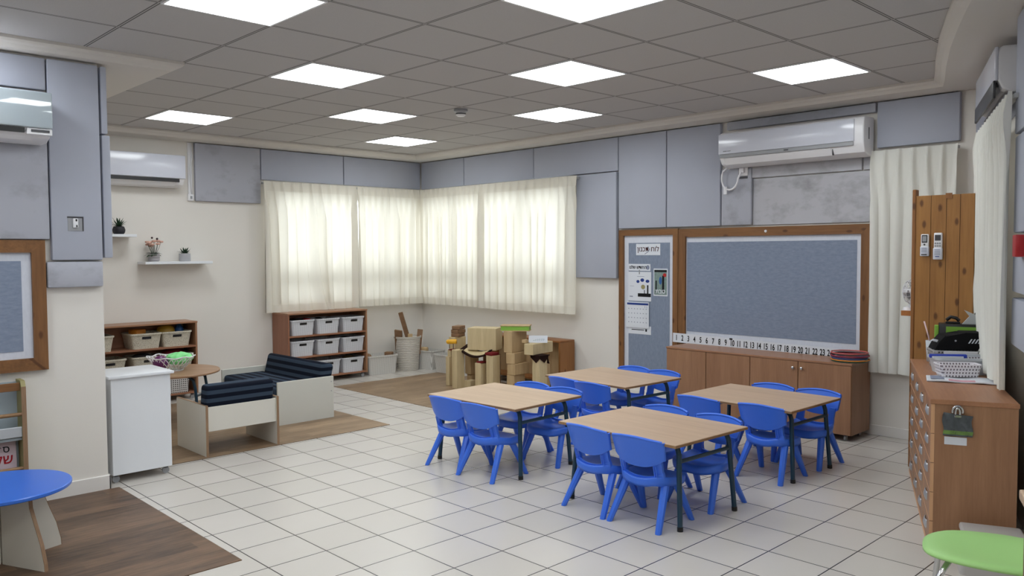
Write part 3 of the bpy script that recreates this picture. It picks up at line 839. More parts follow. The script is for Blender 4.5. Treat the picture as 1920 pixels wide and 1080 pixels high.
# number strip
t = thing('number_strip', 'long white strip printed with the numbers 1 to 24 standing behind the sideboard top', 'number strip', (-4.62, YB - .052, .667)); t.rotation_euler = (0, math.radians(.75), 0)
bm = BM(); box(bm, 0, 1.66, -.003, 0, -.045, .045); box(bm, 1.02, 1.023, -.0035, 0, -.045, .045); obj('strip', bm, 'paper', t)
for k in range(24):
    x = .042 + (1.585 - .042) * (k / 23) + .012 * math.sin(k / 23 * PI)
    o = text('number', str(k + 1), .076, 'ink', t, face_mat(x, -.0045, -.002) @ Matrix.Diagonal((.62, 1, 1, 1)), bold=.0012)
bm = BM(); box(bm, .628, .658, -.006, -.003, .03, .046); obj('black_clip', bm, 'black', t)

# ================================================================= SIDEBOARD AND HOOPS
t = thing('sideboard', 'long cherry-wood sideboard on casters under the big pin board', 'sideboard', (-4.44, 6.30, 0))
Ws = 1.745; Ds = .355
bm = BM(); box(bm, 0, Ws, .018, Ds, .05, .604); obj('body', bm, 'cherry', t)
bm = BM(); box(bm, -.004, Ws + .004, -.003, Ds + .003, .604, .622, .003, 1); obj('worktop', bm, 'cherry_x', t)
for a, b in ((.004, .425), (.431, .862), (.868, 1.300), (1.306, Ws - .003)):
    bm = BM(); box(bm, a, b, 0, .018, .052, .602, .002, 1); d = obj('door', bm, 'cherry', t)
    kx = {.868: 1.265, 1.306: 1.34}.get(a)
    if kx:
        bm = BM(); cyl(bm, (kx, 0, .55), (kx, -.012, .55), .006); ball(bm, (kx, -.018, .55), .014, 1, .8, 1, 8); obj('knob', bm, 'chrome', d, smooth=True)
def caster(parent, x, y, h=.05):
    bm = BM(); cyl(bm, (x - .008, y, h * .42), (x + .008, y, h * .42), h * .42, n=14); o = obj('caster', bm, 'grey_plastic', parent, auto=40)
    bm = BM(); box(bm, x - .013, x + .013, y - .013, y + .013, h * .72, h + .001); obj('fork', bm, 'dark_grey', o)
for x in (.06, Ws - .06):
    for y in (.05, Ds - .05): caster(t, x, y)
HC = ['dark_red', 'toy_blue', 'red', 'mustard', 'magenta', 'purple', 'leaf']
hl = ['dark green hoop at the bottom of the stack on the sideboard', 'orange hoop second from the bottom of the hoop stack', 'blue hoop third from the bottom of the hoop stack', 'purple hoop in the middle of the hoop stack', 'wine-red hoop above the purple one in the hoop stack', 'grey hoop just beneath the top hoop', 'salmon-red hoop on top of the stack on the sideboard']
hm = [plain('green_hoop', (30, 110, 100)), 'orange', plain('blue_hoop', (60, 90, 150)), plain('purple_hoop', (96, 66, 110)), plain('wine_hoop', (140, 40, 60)), plain('grey_hoop', (100, 84, 86)), plain('salmon_hoop', (196, 100, 96))]
for k in range(7):
    bm = BM(); n = 40; rr = .138 + .007 * math.sin(k * 2.1)
    tube(bm, [(rr * math.cos(2 * PI * i / n), rr * math.sin(2 * PI * i / n), 0) for i in range(n)], .0052, 8, True)
    tag(obj('plastic_hoop', bm, hm[k], smooth=True), hl[k], 'hoop', 'hoops stacked on the sideboard', (-2.785 + .006 * math.sin(k * 1.7), 6.475 + .005 * math.cos(k * 2.3), .6275 + k * .0108))

# ================================================================= TABLES AND CHAIRS
def make_table():
    t = thing('activity_table', '', 'table', (0, 0, 0))
    hx, hy, zt = .435, .345, .487
    bm = BM(); box(bm, -hx, hx, -hy, hy, zt - .018, zt, .002, 1); top = obj('tabletop', bm, 'beech', t)
    bm = BM(); box(bm, -hx - .0015, hx + .0015, -hy - .0015, hy + .0015, zt - .0165, zt - .003); obj('edge_band', bm, 'beech_edge', top)
    for s in (-1, 1):
        pts = []
        y0, y1 = s * .262, s * .235
        for (x, z) in ((-.405, .008), (-.385, .30), (-.378, .41), (-.368, .44), (-.345, .458), (-.31, .4625)):
            pts.append((x, y0 + (y1 - y0) * z / .46, z))
        pts += [(-x, y, z) for x, y, z in pts[::-1]]
        bm = BM(); tube(bm, pts[5:7], .0125, 12); fr = obj('top_rail', bm, 'tube', t, auto=40)
        for a in (pts[:6], pts[6:][::-1]):
            bm = BM(); tube(bm, a, .0145, 14); lg = obj('leg', bm, 'tube', t, auto=40)
            q = a[0]; bm = BM(); cyl(bm, (q[0], q[1], 0), (q[0] * .998, q[1] * .998, .025), .0165, n=14); obj('foot_cap', bm, 'black', lg, auto=40)
    for s in (-1, 1):
        bm = BM(); tube(bm, [(s * .382, -.242, .372), (s * .382, .242, .372)], .012, 12, flat=.75); obj('crossbar', bm, 'tube', t, auto=40)
    return t
def make_chair():
    t = thing('child_chair', '', 'chair', (0, 0, 0))
    # facing +y; backrest at -y
    def back(u, z):      # u in -1..1
        x = u * (.150 + .022 * min(1, max(0, (z - .28) / .2)))
        y = -.108 - .27 * (z - .27) + .030 * abs(u) ** 3
        return Vector((x, y, z))
    bm = BM()
    def plate(a, b):
        u = a * 2 - 1; zt = .486 + .018 * (1 - u * u); zb = .385 - .05 * (1 - abs(u) ** 2.4)
        z = zb + (zt - zb) * b; p = back(u, z); p.x = u * (.160 + .010 * b); p.y -= .006 * (1 - abs(u) ** 2)
        return p
    solid(bm, plate, 22, 8, (0, .010, 0))
    for s in (-1, 1):     # rolled side edges
        tube(bm, [plate(.5 + .5 * s, v) + Vector((0, .010, 0)) for v in (0, .33, .66, 1)], .0095, 8, flat=.5)
    tube(bm, [plate(.02 + .96 * i / 16, 1) + Vector((0, .006, 0)) for i in range(17)], .0085, 8)
    obj('backrest', bm, 'blue', t, auto=50)
    bm = BM()
    for s in (-1, 1):
        solid(bm, lambda a, b: Vector((s * (.096 + .046 * a - .006 * (1 - b)), back(s * .8, .25 + .145 * b).y + .012 * a, .25 + .145 * b)), 4, 8, (0, .018, 0))
    def band(a, b):
        u = a * 2 - 1; zt = .312 - .034 * (1 - abs(u) ** 2.2); zb = .254 - .020 * (1 - u * u)
        z = zb + (zt - zb) * b; p = back(u * .9, z); p.x = u * .142; p.y += .012 * abs(u) ** 3 - .004; return p
    solid(bm, band, 18, 4, (0, .016, 0))
    for s in (-1, 1):
        for w in (.100, .114):
            tube(bm, [Vector((s * w, back(.7, z).y - .004, z)) for z in (.25, .28, .32, .35)], .0035, 6)
    obj('back_band', bm, 'blue', t, auto=50)
    # seat: dished bucket with rising rear sides, rolled edge and deep skirt
    bm = BM(); n = 40; rings = []
    def outline(k, sc):
        a = 2 * PI * k / n; ca, sa = math.cos(a), math.sin(a)
        x = .162 * (abs(ca) ** .6) * (1 if ca >= 0 else -1); y = .02 + .148 * (abs(sa) ** .6) * (1 if sa >= 0 else -1)
        x *= 1 - .10 * max(0, -(y - .02) / .148)
        return x * sc, .02 + (y - .02) * sc
    for sc, dz in ((.0, -.022), (.3, -.021), (.6, -.016), (.82, -.006), (.94, .0), (1., -.003), (1.018, -.014), (1.01, -.034), (.985, -.050)):
        ring = []
        for k in range(n):
            x, y = outline(k, max(sc, .001)); z = .272 + dz
            rise = max(0, (.02 - y) / .148) ** 1.6 * (abs(x) / .15) ** 2
            z += .045 * rise * (1 if sc <= 1.02 else .3)
            if y > .09: z -= .016 * ((y - .09) / .08) ** 2
            ring.append(bm.verts.new((x, y, z)))
        rings.append(ring)
    low = []
    for k in range(n):
        x, y = outline(k, .90); low.append(bm.verts.new((x, y, .232)))
    rings.append(low)
    for A, B in zip(rings, rings[1:]):
        for k in range(n): bm.faces.new((A[k], A[(k + 1) % n], B[(k + 1) % n], B[k]))
    bm.faces.new(rings[0]); bm.faces.new(low[::-1])
    obj('seat', bm, 'blue', t, smooth=True)
    for sx in (-1, 1):
        for sy, yt, yf in ((-1, -.035, -.168), (1, .055, .168)):
            bm = BM(); p0 = Vector((sx * .163, yf, 0)); p1 = Vector((sx * .122, yt, .250))
            cyl(bm, p0, p1, .0185, .0255, 8)
            d = (p1 - p0).normalized()
            for v in bm.verts:
                if v.co.z < .02: v.co.z = .0 if v.co.z < .012 else v.co.z
            bot = [v for v in bm.verts if v.co.z < .03]
            for v in bot: v.co.z = 0
            es = [e for e in bm.edges if e.verts[0].co.z < .001 and e.verts[1].co.z < .001]
            bmesh.ops.bevel(bm, geom=es, offset=.004, segments=2, affect='EDGES', profile=.5)
            obj('leg', bm, 'blue', t, auto=30)
    return t
R = math.radians
tab0, ch0 = make_table(), make_chair()
TB = [('pale wood child table standing next to the wooden block pile', -4.215, 3.985, 2.6),
      ('pale wood child table before the narrow planning board', -4.203, 5.205, -2.4),
      ('pale wood child table standing closest to the viewer', -2.872, 3.925, -2.2),
      ('pale wood child table just in front of the cherry-wood sideboard', -2.886, 5.205, -.8)]
WH = ['block-pile table', 'table before the narrow planning board', 'table closest to the viewer', 'sideboard table']
#           table index, dx, dy, rot, wording
CHS = [(0, -.165, -.28, 3, 'back to viewer, outer'), (0, .185, -.29, 3, 'back to viewer, inner'),
       (0, -.125, .30, 184, 'facing viewer, nearer the bins'), (0, .22, .285, 186, 'facing viewer, nearer the next table'),
       (1, -.17, -.27, -3, 'back to viewer, outer'), (1, .145, -.31, 2, 'back to viewer, inner'),
       (1, -.12, .32, 180, 'facing viewer, nearer the bench'), (1, .20, .30, 177, 'facing viewer, nearer the sideboard'),
       (2, -.178, -.235, -5, 'back to viewer, outer'), (2, .172, -.24, 2, 'back to viewer, inner'),
       (2, -.19, .29, 181, 'facing viewer, nearer the blocks'), (2, .20, .27, 176, 'facing viewer, nearer the lockers'),
       (3, -.245, -.25, -2, 'back to viewer, block side'), (3, .215, -.215, -1, 'back to viewer, locker side'),
       (3, -.12, .31, 180, 'facing viewer, nearer the pin board'), (3, .235, .30, 178, 'facing viewer, nearer the lockers')]
for i, (lb_, x, y, a) in enumerate(TB):
    if i == 0: tab0.location = (x, y, 0); tab0.rotation_euler = (0, 0, R(a)); tab0['label'] = lb_; tab0['group'] = 'child tables'
    else: dup(tab0, (x, y, 0), R(a), lb_)
CH_POS = []
for k, (i, dx, dy, a, wd) in enumerate(CHS):
    p = (TB[i][1] + dx, TB[i][2] + dy, 0); lb_ = 'blue plastic chair by the ' + WH[i] + ', ' + wd
    if k == 0: ch0.location = p; ch0.rotation_euler = (0, 0, R(a)); ch0['label'] = lb_; ch0['group'] = 'blue child chairs'
    else: dup(ch0, p, R(a), lb_)

# ================================================================= OPEN SHELVES WITH BASKETS
def rrect(w, d, r, n=4):
    out = []
    for cx, cy, a0 in ((w - r, d - r, 0), (-w + r, d - r, 90), (-w + r, -d + r, 180), (w - r, -d + r, 270)):
        for k in range(n + 1):
            a = math.radians(a0 + 90 * k / n); out.append((cx + r * math.cos(a), cy + r * math.sin(a)))
    return out
def tub(bm, w, d, h, taper=.88, r=.03, th=.006, rim=.008):
    """open box, w x d at the top, base at z=0"""
    lv = [(taper, 0., 0), (taper, .0, .004), (1 - (1 - taper) * .05, 0., h - .018), (1, rim, h - .016), (1, rim, h), (1, -th, h), (taper, -th, .012)]
    rings = []
    for s, o, z in lv:
        rings.append([bm.verts.new((x, y, z)) for x, y in rrect(w / 2 * s + o, d / 2 * s + o, max(.006, r * s + o))])
    n = len(rings[0])
    for A, B in zip(rings, rings[1:]):
        for k in range(n): bm.faces.new((A[k], A[(k + 1) % n], B[(k + 1) % n], B[k]))
    bm.faces.new(rings[0][::-1]); bm.faces.new(rings[-1]); return bm
def shelf_unit(label, x0, x1, y0, y1, z0, z1, boards, front='+x', m='shelf_wood'):
    t = thing('open_shelf', label, 'shelf unit', (x0, y0, 0)); D, L = x1 - x0, y1 - y0
    for y in (0, L - .018):
        bm = BM(); box(bm, 0, D, y, y + .018, z0, z1 - .018); obj('side_panel', bm, wood('laminate_side', (132, 88, 66), (152, 104, 80), 'z', 12, .4) if y == 0 else 'cherry', t)
    bm = BM(); box(bm, 0, .01, .018, L - .018, z0, z1 - .018); obj('back_panel', bm, 'shelf_wood', t)
    bm = BM(); box(bm, -.0, D + .006, -.004, L + .004, z1 - .018, z1, .002, 1); obj('top_board', bm, 'cherry_h', t)
    for z in boards:
        bm = BM(); box(bm, .01, D - .004, .018, L - .018, z - .018, z); obj('shelf', bm, 'shelf_wood', t)
    for x in (.05, D - .04):
        for y in (.05, L - .05): caster(t, x, y, z0)
    return t
shelf_unit('cherry-wood open shelf with white ribbed baskets under the curtained window', XL + .016, -8.32, 4.515, 5.575, .055, .828, (.075, .325, .567))
shelf_unit('cherry-wood open shelf with patterned ivory baskets partly behind the pillar', XL + .016, -8.36, 2.26, 3.495, .055, .81, (.075, .325, .560))

def basket(name, label, w, d, h, m, loc, rotz, group, slot=True, taper=.9, cat='basket'):
    """front towards local +x"""
    t = thing(name, label, cat, loc, rotz, group)
    bm = BM(); tub(bm, d, w, h, taper); obj('tub', bm, m, t, auto=40)
    if slot:
        x = d / 2 * (1 - (1 - taper) * .28)
        bm = BM(); box(bm, x - .003, x + .0035, -.045, .045, h - .058, h - .03, .003, 1); obj('hand_slot', bm, 'black', t)
    return t
G1 = 'white ribbed baskets on the window shelf'
wb = None
for z, row, ys in ((.567, 'top', (4.72, 5.055, 5.395)), (.325, 'middle', (4.72, 5.055, 5.395)), (.075, 'bottom', (5.07, 5.395))):
    for k, y in enumerate(ys):
        pos = ('beside the end panel facing the sofa', 'in the centre', 'nearest the room corner')[k if len(ys) == 3 else k + 1]
        lb_ = f'white ribbed basket on the {row} shelf, {pos}'
        if wb is None: wb = basket('storage_basket', lb_, .30, .30, .178, 'basket_white', (-8.485, y, z), 0, G1)
        else: dup(wb, (-8.485 + .008 * ((k * 7) % 3 - 1), y, z), R((k * 5) % 4 - 1.5), lb_)
def lump(name, label, cat, loc, m, sx, sy, sz, kind='ball', rot=0, group=None):
    bm = BM()
    if kind == 'ball': ball(bm, (0, 0, sz), 1, sx, sy, sz, 10)
    elif kind == 'box': box(bm, -sx, sx, -sy, sy, 0, 2 * sz, min(sx, sy, sz) * .25, 2)
    return tag(obj(name, bm, m, smooth=kind == 'ball', auto=None if kind == 'ball' else 40), label, cat, group, loc, rot)
lump('toy_case', 'dark toy piece heaped in the top white basket next to the end panel', 'toy', (-8.50, 4.68, .60), 'black', .10, .09, .075, 'box', .3)
lump('toy_truck_body', 'shiny red toy standing up in the top white basket', 'toy', (-8.46, 4.815, .62), 'red', .05, .045, .065, 'box', .2)
lump('toy_bag', 'black toy bag in the middle basket of the top row', 'toy', (-8.52, 5.02, .60), 'black_cloth', .09, .08, .075)
lump('toy_bag', 'dark grey bundle in the middle-row basket closest to the room corner', 'toy', (-8.52, 5.38, .36), 'dark_grey', .10, .10, .07)
lump('toy_bundle', 'brownish bundle in the bottom basket nearest the room corner', 'toy', (-8.50, 5.42, .11), plain('khaki_toy', (104, 92, 66)), .10, .10, .08)
bm = BM(); n = 24; tube(bm, [(.0, .026 * math.cos(2 * PI * i / n), .026 * math.sin(2 * PI * i / n)) for i in range(n)], .004, 8, True)
tag(obj('toy_ring', bm, 'grey_plastic', smooth=True), 'grey ring peeking above the middle-row basket by the end panel', 'toy', None, (-8.40, 4.80, .535))
G2 = 'patterned ivory baskets on the shelf by the pillar'
ib = basket('patterned_basket', 'patterned ivory basket on the upper shelf holding an orange toy', .30, .30, .155, 'basket_dots', (-8.525, 2.99, .560), 0, G2, True, .86)
dup(ib, (-8.525, 3.295, .560), 0, 'patterned ivory basket on the upper shelf holding yellow and blue toys')
dup(ib, (-8.52, 2.53, .560), 0, 'patterned ivory basket on the upper shelf half hidden by the pillar')
dup(ib, (-8.52, 2.64, .325), 0, 'patterned ivory basket on the middle shelf next to the pillar')
dup(ib, (-8.52, 3.0, .325), 0, 'patterned ivory basket on the middle shelf with dark contents')
dup(ib, (-8.52, 3.31, .325), 0, 'patterned ivory basket on the middle shelf with a red heap behind the bowl')
basket('lattice_basket', 'white lattice basket on the bottom shelf below the round table top', .36, .30, .19, 'lattice', (-8.53, 3.24, .075), 0, None, False, .95)
for nm, lb_, y, z, m, a, b, c, kd in (('toy_brick', 'orange toy sticking out of a patterned ivory basket', 2.955, .64, 'orange', .06, .06, .055, 'box'),
        ('toy_shell', 'mustard yellow toy in the patterned basket by the shelf end', 3.24, .62, 'mustard', .09, .09, .085, 'ball'),
        ('toy_ball', 'blue toy in the patterned basket by the shelf end', 3.375, .63, 'toy_blue', .05, .045, .075, 'ball'),
        ('red_cushion', 'dark red rounded heap in a middle shelf basket', 3.31, .385, 'dark_red', .11, .13, .075, 'ball'),
        ('toy_pile', 'dark toys in the patterned basket of the middle shelf', 2.99, .40, 'dark_grey', .10, .11, .05, 'ball')):
    lump(nm, lb_, 'toy', (-8.54, y, z), m, a, b, c, kd, .4)

# wall shelves and plants
def wshelf(label, y0, y1, z):
    bm = BM(); box(bm, XL + .001, XL + .225, y0, y1, z - .028, z, .003, 1)
    tag(obj('wall_shelf', bm, 'white', auto=35), label, 'wall shelf')
wshelf('short white floating shelf carrying the black potted succulent', 2.25, 2.955, 1.71)
wshelf('long white floating shelf carrying two potted plants', 3.03, 3.73, 1.432)
def leaf(bm, L, w, az, el, base, curl=.25, n=5):
    """a pointed leaf with some thickness"""
    ca, sa = math.cos(az), math.sin(az); prev = None
    for i in range(n + 1):
        f = i / n; e = el - curl * f
        p = Vector(base) + Vector((ca * math.cos(e), sa * math.cos(e), math.sin(e))) * (L * f)
        hw = w * (math.sin(PI * (.18 + .82 * f)) + .02); side = Vector((-sa, ca, 0)) * hw; nrm = Vector((-ca * math.sin(e), -sa * math.sin(e), math.cos(e))) * (w * .35 * (1 - f) + .0008)
        ring = [bm.verts.new(p + side), bm.verts.new(p + nrm * .4), bm.verts.new(p - side), bm.verts.new(p - nrm)]
        if prev:
            for k in range(4): bm.faces.new((prev[k], prev[(k + 1) % 4], ring[(k + 1) % 4], ring[k]))
        else: bm.faces.new(ring)
        prev = ring
    bm.faces.new(prev[::-1])
rnd = random.Random(4)
t = thing('potted_succulent', 'spiky green succulent in a round black pot', 'potted plant', (-8.585, 2.82, 1.71))
bm = BM(); lathe(bm, [(0, 0), (.042, 0), (.056, .02), (.06, .045), (.05, .075), (.042, .08), (.04, .072), (0, .07)]); obj('pot', bm, 'pot_black', t, smooth=True)
bm = BM()
for k in range(22): leaf(bm, rnd.uniform(.07, .115), .011, k * 2.4, .45 + (k / 22) * 1.0, (0, 0, .07), .1)
obj('leaves', bm, 'leaf', t)
t = thing('potted_succulent', 'small succulent in a grey marbled square-looking pot', 'potted plant', (-8.585, 3.475, 1.432))
bm = BM(); lathe(bm, [(0, 0), (.054, 0), (.058, .01), (.058, .082), (.052, .084), (.05, .075), (0, .073)]); obj('pot', bm, 'pot_grey', t, auto=40)
bm = BM()
for k in range(22): leaf(bm, rnd.uniform(.06, .095), .011, k * 2.4, .35 + (k / 22) * 1.0, (0, 0, .072), .05)
obj('leaves', bm, 'leaf', t)
t = thing('potted_flower', 'dusty pink artificial flowers in a ribbed grey pot', 'potted plant', (-8.585, 3.155, 1.432))
bm = BM(); lathe(bm, [(0, 0), (.045, 0), (.055, .015), (.056, .03), (.053, .033), (.057, .036), (.058, .055), (.054, .058), (.057, .061), (.055, .078), (.049, .08), (.047, .072), (0, .07)]); obj('pot', bm, 'pot_stripe', t, auto=50)
bm = BM()
for k in range(16): leaf(bm, rnd.uniform(.07, .11), .017, k * 2.4, rnd.uniform(.1, .9), (0, 0, .075), .5)
obj('leaves', bm, 'leaf', t)
bm = BM(); heads = []
for k in range(13):
    a, rr = k * 2.4, .012 + .018 * math.sqrt(k)
    h = (rr * math.cos(a), rr * math.sin(a), .19 + rnd.uniform(-.03, .025)); heads.append(h)
    tube(bm, [(h[0] * .2, h[1] * .2, .07), (h[0] * .7, h[1] * .7, .14), h], .0018, 5)
obj('stems', bm, 'leaf', t)
bm = BM()
for h in heads:
    for j in range(5):
        a = j * 2 * PI / 5 + h[0] * 40
        ball(bm, (h[0] + .011 * math.cos(a), h[1] + .011 * math.sin(a), h[2]), .0135, 1, 1, .8, 5)
obj('blossoms', bm, 'petal', t, smooth=True)
bm = BM(); ball(bm, (.01, -.018, .245), .011, n=6); ball(bm, (.005, .035, .235), .012, n=6)
obj('dark_buds', bm, plain('dark_bud', (58, 34, 40), .6), t, smooth=True)

# ================================================================= WHITE CABINET, ROUND TABLE, SOFA, ARMCHAIR
t = thing('white_cabinet', 'plain white cabinet on casters beside the pillar end', 'cabinet', (-5.605, 1.765, 0))
bm = BM(); box(bm, -.385, 0, 0, .385, .055, .695, .003, 1); obj('body', bm, 'white', t, auto=35)
bm = BM(); box(bm, -.40, .02, -.02, .405, .695, .715, .004, 2); obj('lid_board', bm, 'white', t, auto=35)
for x in (-.34, -.045):
    for y in (.03, .355): caster(t, x, y, .055)

t = thing('round_table', 'low round wooden table carrying a ball basket behind the white cabinet', 'table', (-7.31, 2.80, 0), R(45))
bm = BM(); lathe(bm, [(0, .45), (.42, .45), (.425, .455), (.425, .465), (.42, .47), (0, .47)], 56); obj('tabletop', bm, wood('round_top_laminate', (150, 116, 88), (174, 140, 110), 'x', 10, .35), t, auto=40)
for s in (-1, 1):
    pts = [(.30, s * .12, .012), (.28, s * .125, .32), (.265, s * .13, .40), (.225, s * .14, .435), (.0, s * .15, .44)]
    pts = pts + [(-x, y, z) for x, y, z in pts[:-1][::-1]]
    bm = BM(); tube(bm, pts, .013, 12); obj('leg_frame', bm, 'tube', t, auto=40)
    bm = BM(); tube(bm, [(s * .285, -.125, .26), (s * .285, .125, .26)], .010, 10); obj('crossbar', bm, 'tube', t)
t = thing('wire_bowl', 'openwork silver plastic bowl on the round table', 'bowl', (-7.30, 2.81, .47))
bm = BM(); lathe(bm, [(0, .0), (.10, .0), (.105, .008), (.1, .012), (0, .01)], 32); obj('foot_plate', bm, 'white_plastic', t, auto=40)
bm = BM()
def brad(h): return .09 + .105 * (h / .12) ** .7
for k in range(26):
    for s in (-1, 1):
        tube(bm, [(brad(h) * math.cos(2 * PI * k / 26 + s * h * 3.2), brad(h) * math.sin(2 * PI * k / 26 + s * h * 3.2), .008 + h) for h in (0, .03, .06, .09, .118)], .0035, 6)
obj('lattice_wall', bm, 'white_plastic', t, smooth=True)
bm = BM(); n = 60; tube(bm, [((.197 + .006 * math.sin(8 * 2 * PI * i / n)) * math.cos(2 * PI * i / n), (.197 + .006 * math.sin(8 * 2 * PI * i / n)) * math.sin(2 * PI * i / n), .127 + .006 * math.sin(8 * 2 * PI * i / n)) for i in range(n)], .006, 8, True); obj('rim', bm, 'white_plastic', t, smooth=True)
lump('toy_ball', 'purple ball in the openwork bowl', 'ball', (-7.25, 2.70, .49), 'purple', .065, .065, .065)
bm = BM(); rnd = random.Random(2)
bmesh.ops.create_icosphere(bm, subdivisions=4, radius=1)
for v in bm.verts:
    f = 1 + .10 * math.sin(v.co.x * 9 + 1) * math.sin(v.co.y * 11) + .05 * math.sin(v.co.z * 13 + v.co.x * 7)
    v.co = Vector((v.co.x * .10 * f, v.co.y * .115 * f, (v.co.z * .055 * f) + .055))
tag(obj('folded_cloth', bm, 'mint', smooth=True), 'mint green soft bundle heaped in the openwork bowl', 'cloth', None, (-7.27, 2.87, .522))

def pillow(bm, x0, x1, y0, y1, z0, z1, bev=.03, mat=None):
    box(bm, x0, x1, y0, y1, z0, z1, bev, 4, mat); return bm
# sofa: end panels at x ends, seat faces -y
t = thing('child_sofa', 'cream panelled child sofa with navy striped cushions', 'sofa', (-7.03, 3.68, 0))
bm = BM(); box(bm, .545, .563, -.28, .28, .003, .385, .002, 1); o = obj('end_panel', bm, 'grey_board', t)
for z in (.335, .25): 
    bm = BM(); cyl(bm, (.5625, .255, z), (.5645, .255, z), .005); obj('screw', bm, 'grey_plastic', o)
bm = BM(); box(bm, -.563, -.545, -.28, .28, .003, .385, .002, 1); obj('end_panel', bm, 'grey_board', t)
bm = BM(); box(bm, -.545, .545, -.26, .25, .20, .218); obj('seat_board', bm, 'cream_board', t)
bm = BM(); box(bm, -.545, .545, .255, .273, .12, .36, .002, 1); obj('back_board', bm, 'grey_board', t)
bm = BM(); box(bm, -.545, .545, -.262, -.244, .10, .20); obj('front_board', bm, 'grey_board', t)
bm = BM(); pillow(bm, -.54, .54, -.27, .15, .218, .335, .03); obj('seat_cushion', bm, 'stripe_y', t, smooth=True)
bm = BM()
m_ = Matrix.Translation((0, .19, .29)) @ Matrix.Rotation(R(-14), 4, 'X')
pillow(bm, -.52, .542, -.06, .07, -.06, .22, .035, m_); obj('back_cushion', bm, 'stripe_z', t, smooth=True)
# armchair: seat faces -x, its back board towards the viewer
t = thing('child_armchair', 'cream panelled child armchair seen from behind, with a navy striped cushion', 'armchair', (-6.12, 2.79, 0))
for s in (-1, 1):
    bm = BM(); box(bm, -.272, .268, s * .285 - .009, s * .285 + .009, .003, .385, .002, 1); o = obj('side_panel', bm, 'cream_board', t)
    bm = BM(); box(bm, .268, .2705, s * .285 - .0092, s * .285 + .0092, .003, .3852); obj('plywood_edge', bm, 'ply_edge', o)
    bm = BM(); box(bm, -.2725, .268, s * .285 - .0092, s * .285 + .0092, .385, .387); obj('top_edge', bm, 'ply_edge', o)
bm = BM(); box(bm, .24, .258, -.275, .275, .188, .372, .002, 1); obj('back_board', bm, 'cream_board', t)
bm = BM(); box(bm, -.26, .24, -.275, .275, .215, .232); obj('seat_board', bm, wood('seat_ply', (150, 120, 108), (170, 140, 126), 'y', 12), t)
bm = BM()
m_ = Matrix.Translation((.19, -.01, .372)) @ Matrix.Rotation(R(9), 4, 'Y')
pillow(bm, -.06, .06, -.272, .272, -.135, .16, .028, m_); obj('back_cushion', bm, 'stripe_z', t, smooth=True)

# ================================================================= BINS IN THE CORNER
t = thing('laundry_bin', 'tall round woven ivory bin full of wooden planks in the corner', 'bin', (-8.44, 6.27, 0))
bm = BM(); lathe(bm, [(0, 0), (.135, 0), (.14, .01), (.165, .41), (.175, .415), (.178, .435), (.168, .437), (.16, .42), (.135, .03), (0, .03)], 40); obj('body', bm, 'weave', t, auto=40)
def plank(label, loc, L, w, th, rx, ry, rz, m='block_dark'):
    bm = BM(); box(bm, -w / 2, w / 2, -th / 2, th / 2, 0, L, .002, 1)
    o = tag(obj('wooden_plank', bm, m), label, 'plank', 'planks standing in the bin', loc); o.rotation_euler = (R(rx), R(ry), R(rz)); return o
plank('tall brown plank leaning up out of the woven bin', (-8.38, 6.31, .19), .58, .055, .03, 8, -14, 40)
plank('shorter brown plank with a broken end in the woven bin', (-8.40, 6.24, .17), .30, .05, .02, 4, -20, 40)
plank('short notched brown piece lying across the woven bin toward the window shelf', (-8.47, 6.16, .26), .28, .10, .025, 18, 6, 30)
plank('short brown piece at the corner side of the woven bin', (-8.37, 6.38, .20), .32, .07, .03, -12, 6, 50)
plank('pale short offcut in the middle of the woven bin', (-8.38, 6.25, .20), .27, .06, .03, 3, 3, 60, 'block2')
def bin_(label, loc, rotz, w, d, h):
    return basket('rattan_bin', label, w, d, h, 'bin_white', loc, rotz, 'white bins along the window wall', False, .88, 'bin')
bin_('white rattan-look bin between the window shelf and the round woven bin', (-8.47, 5.83, 0), R(-6), .42, .29, .235)
bin_('white rattan-look bin in the angle of the room', (-8.33, 6.545, 0), R(-80), .30, .26, .245)
bin_('white rattan-look bin half behind the wooden blocks', (-7.87, 6.555, 0), R(-86), .30, .40, .235)
lump('wooden_disc', 'brown wooden lump in the bin beside the window shelf', 'toy', (-8.47, 5.68, .14), 'block_dark', .06, .05, .06)
lump('wooden_offcut', 'brown block end sticking out of the bin beside the window shelf', 'toy', (-8.43, 5.97, .15), 'block_dark', .05, .04, .055, 'box', .6)
lump('wooden_offcut', 'tan block end in the bin in the angle of the room', 'toy', (-8.36, 6.47, .16), 'block2', .05, .04, .06, 'box', .4)
lump('wooden_offcut', 'brown slab leaning in the bin behind the blocks', 'toy', (-7.83, 6.53, .14), 'block_dark', .03, .07, .07, 'box', .5)

# ================================================================= PINE BENCH AND WOODEN BLOCKS
t = thing('pine_bench', 'varnished pine low shelf bench under the board-wall window', 'bench', (-7.15, 6.45, 0))
Lb = 1.22
bm = BM(); box(bm, 0, Lb, 0, .235, .523, .545, .004, 2); obj('top_board', bm, 'pine_x', t, auto=35)
for x in (0., Lb - .024):
    bm = BM(); box(bm, x, x + .024, 0, .235, 0, .523); obj('side_panel', bm, 'pine', t)
bm = BM(); box(bm, .024, Lb - .024, .21, .228, .03, .523); obj('back_board', bm, 'block2', t)
bm = BM(); box(bm, .024, Lb - .024, .01, .21, .08, .10); obj('shelf', bm, 'pine_x', t)

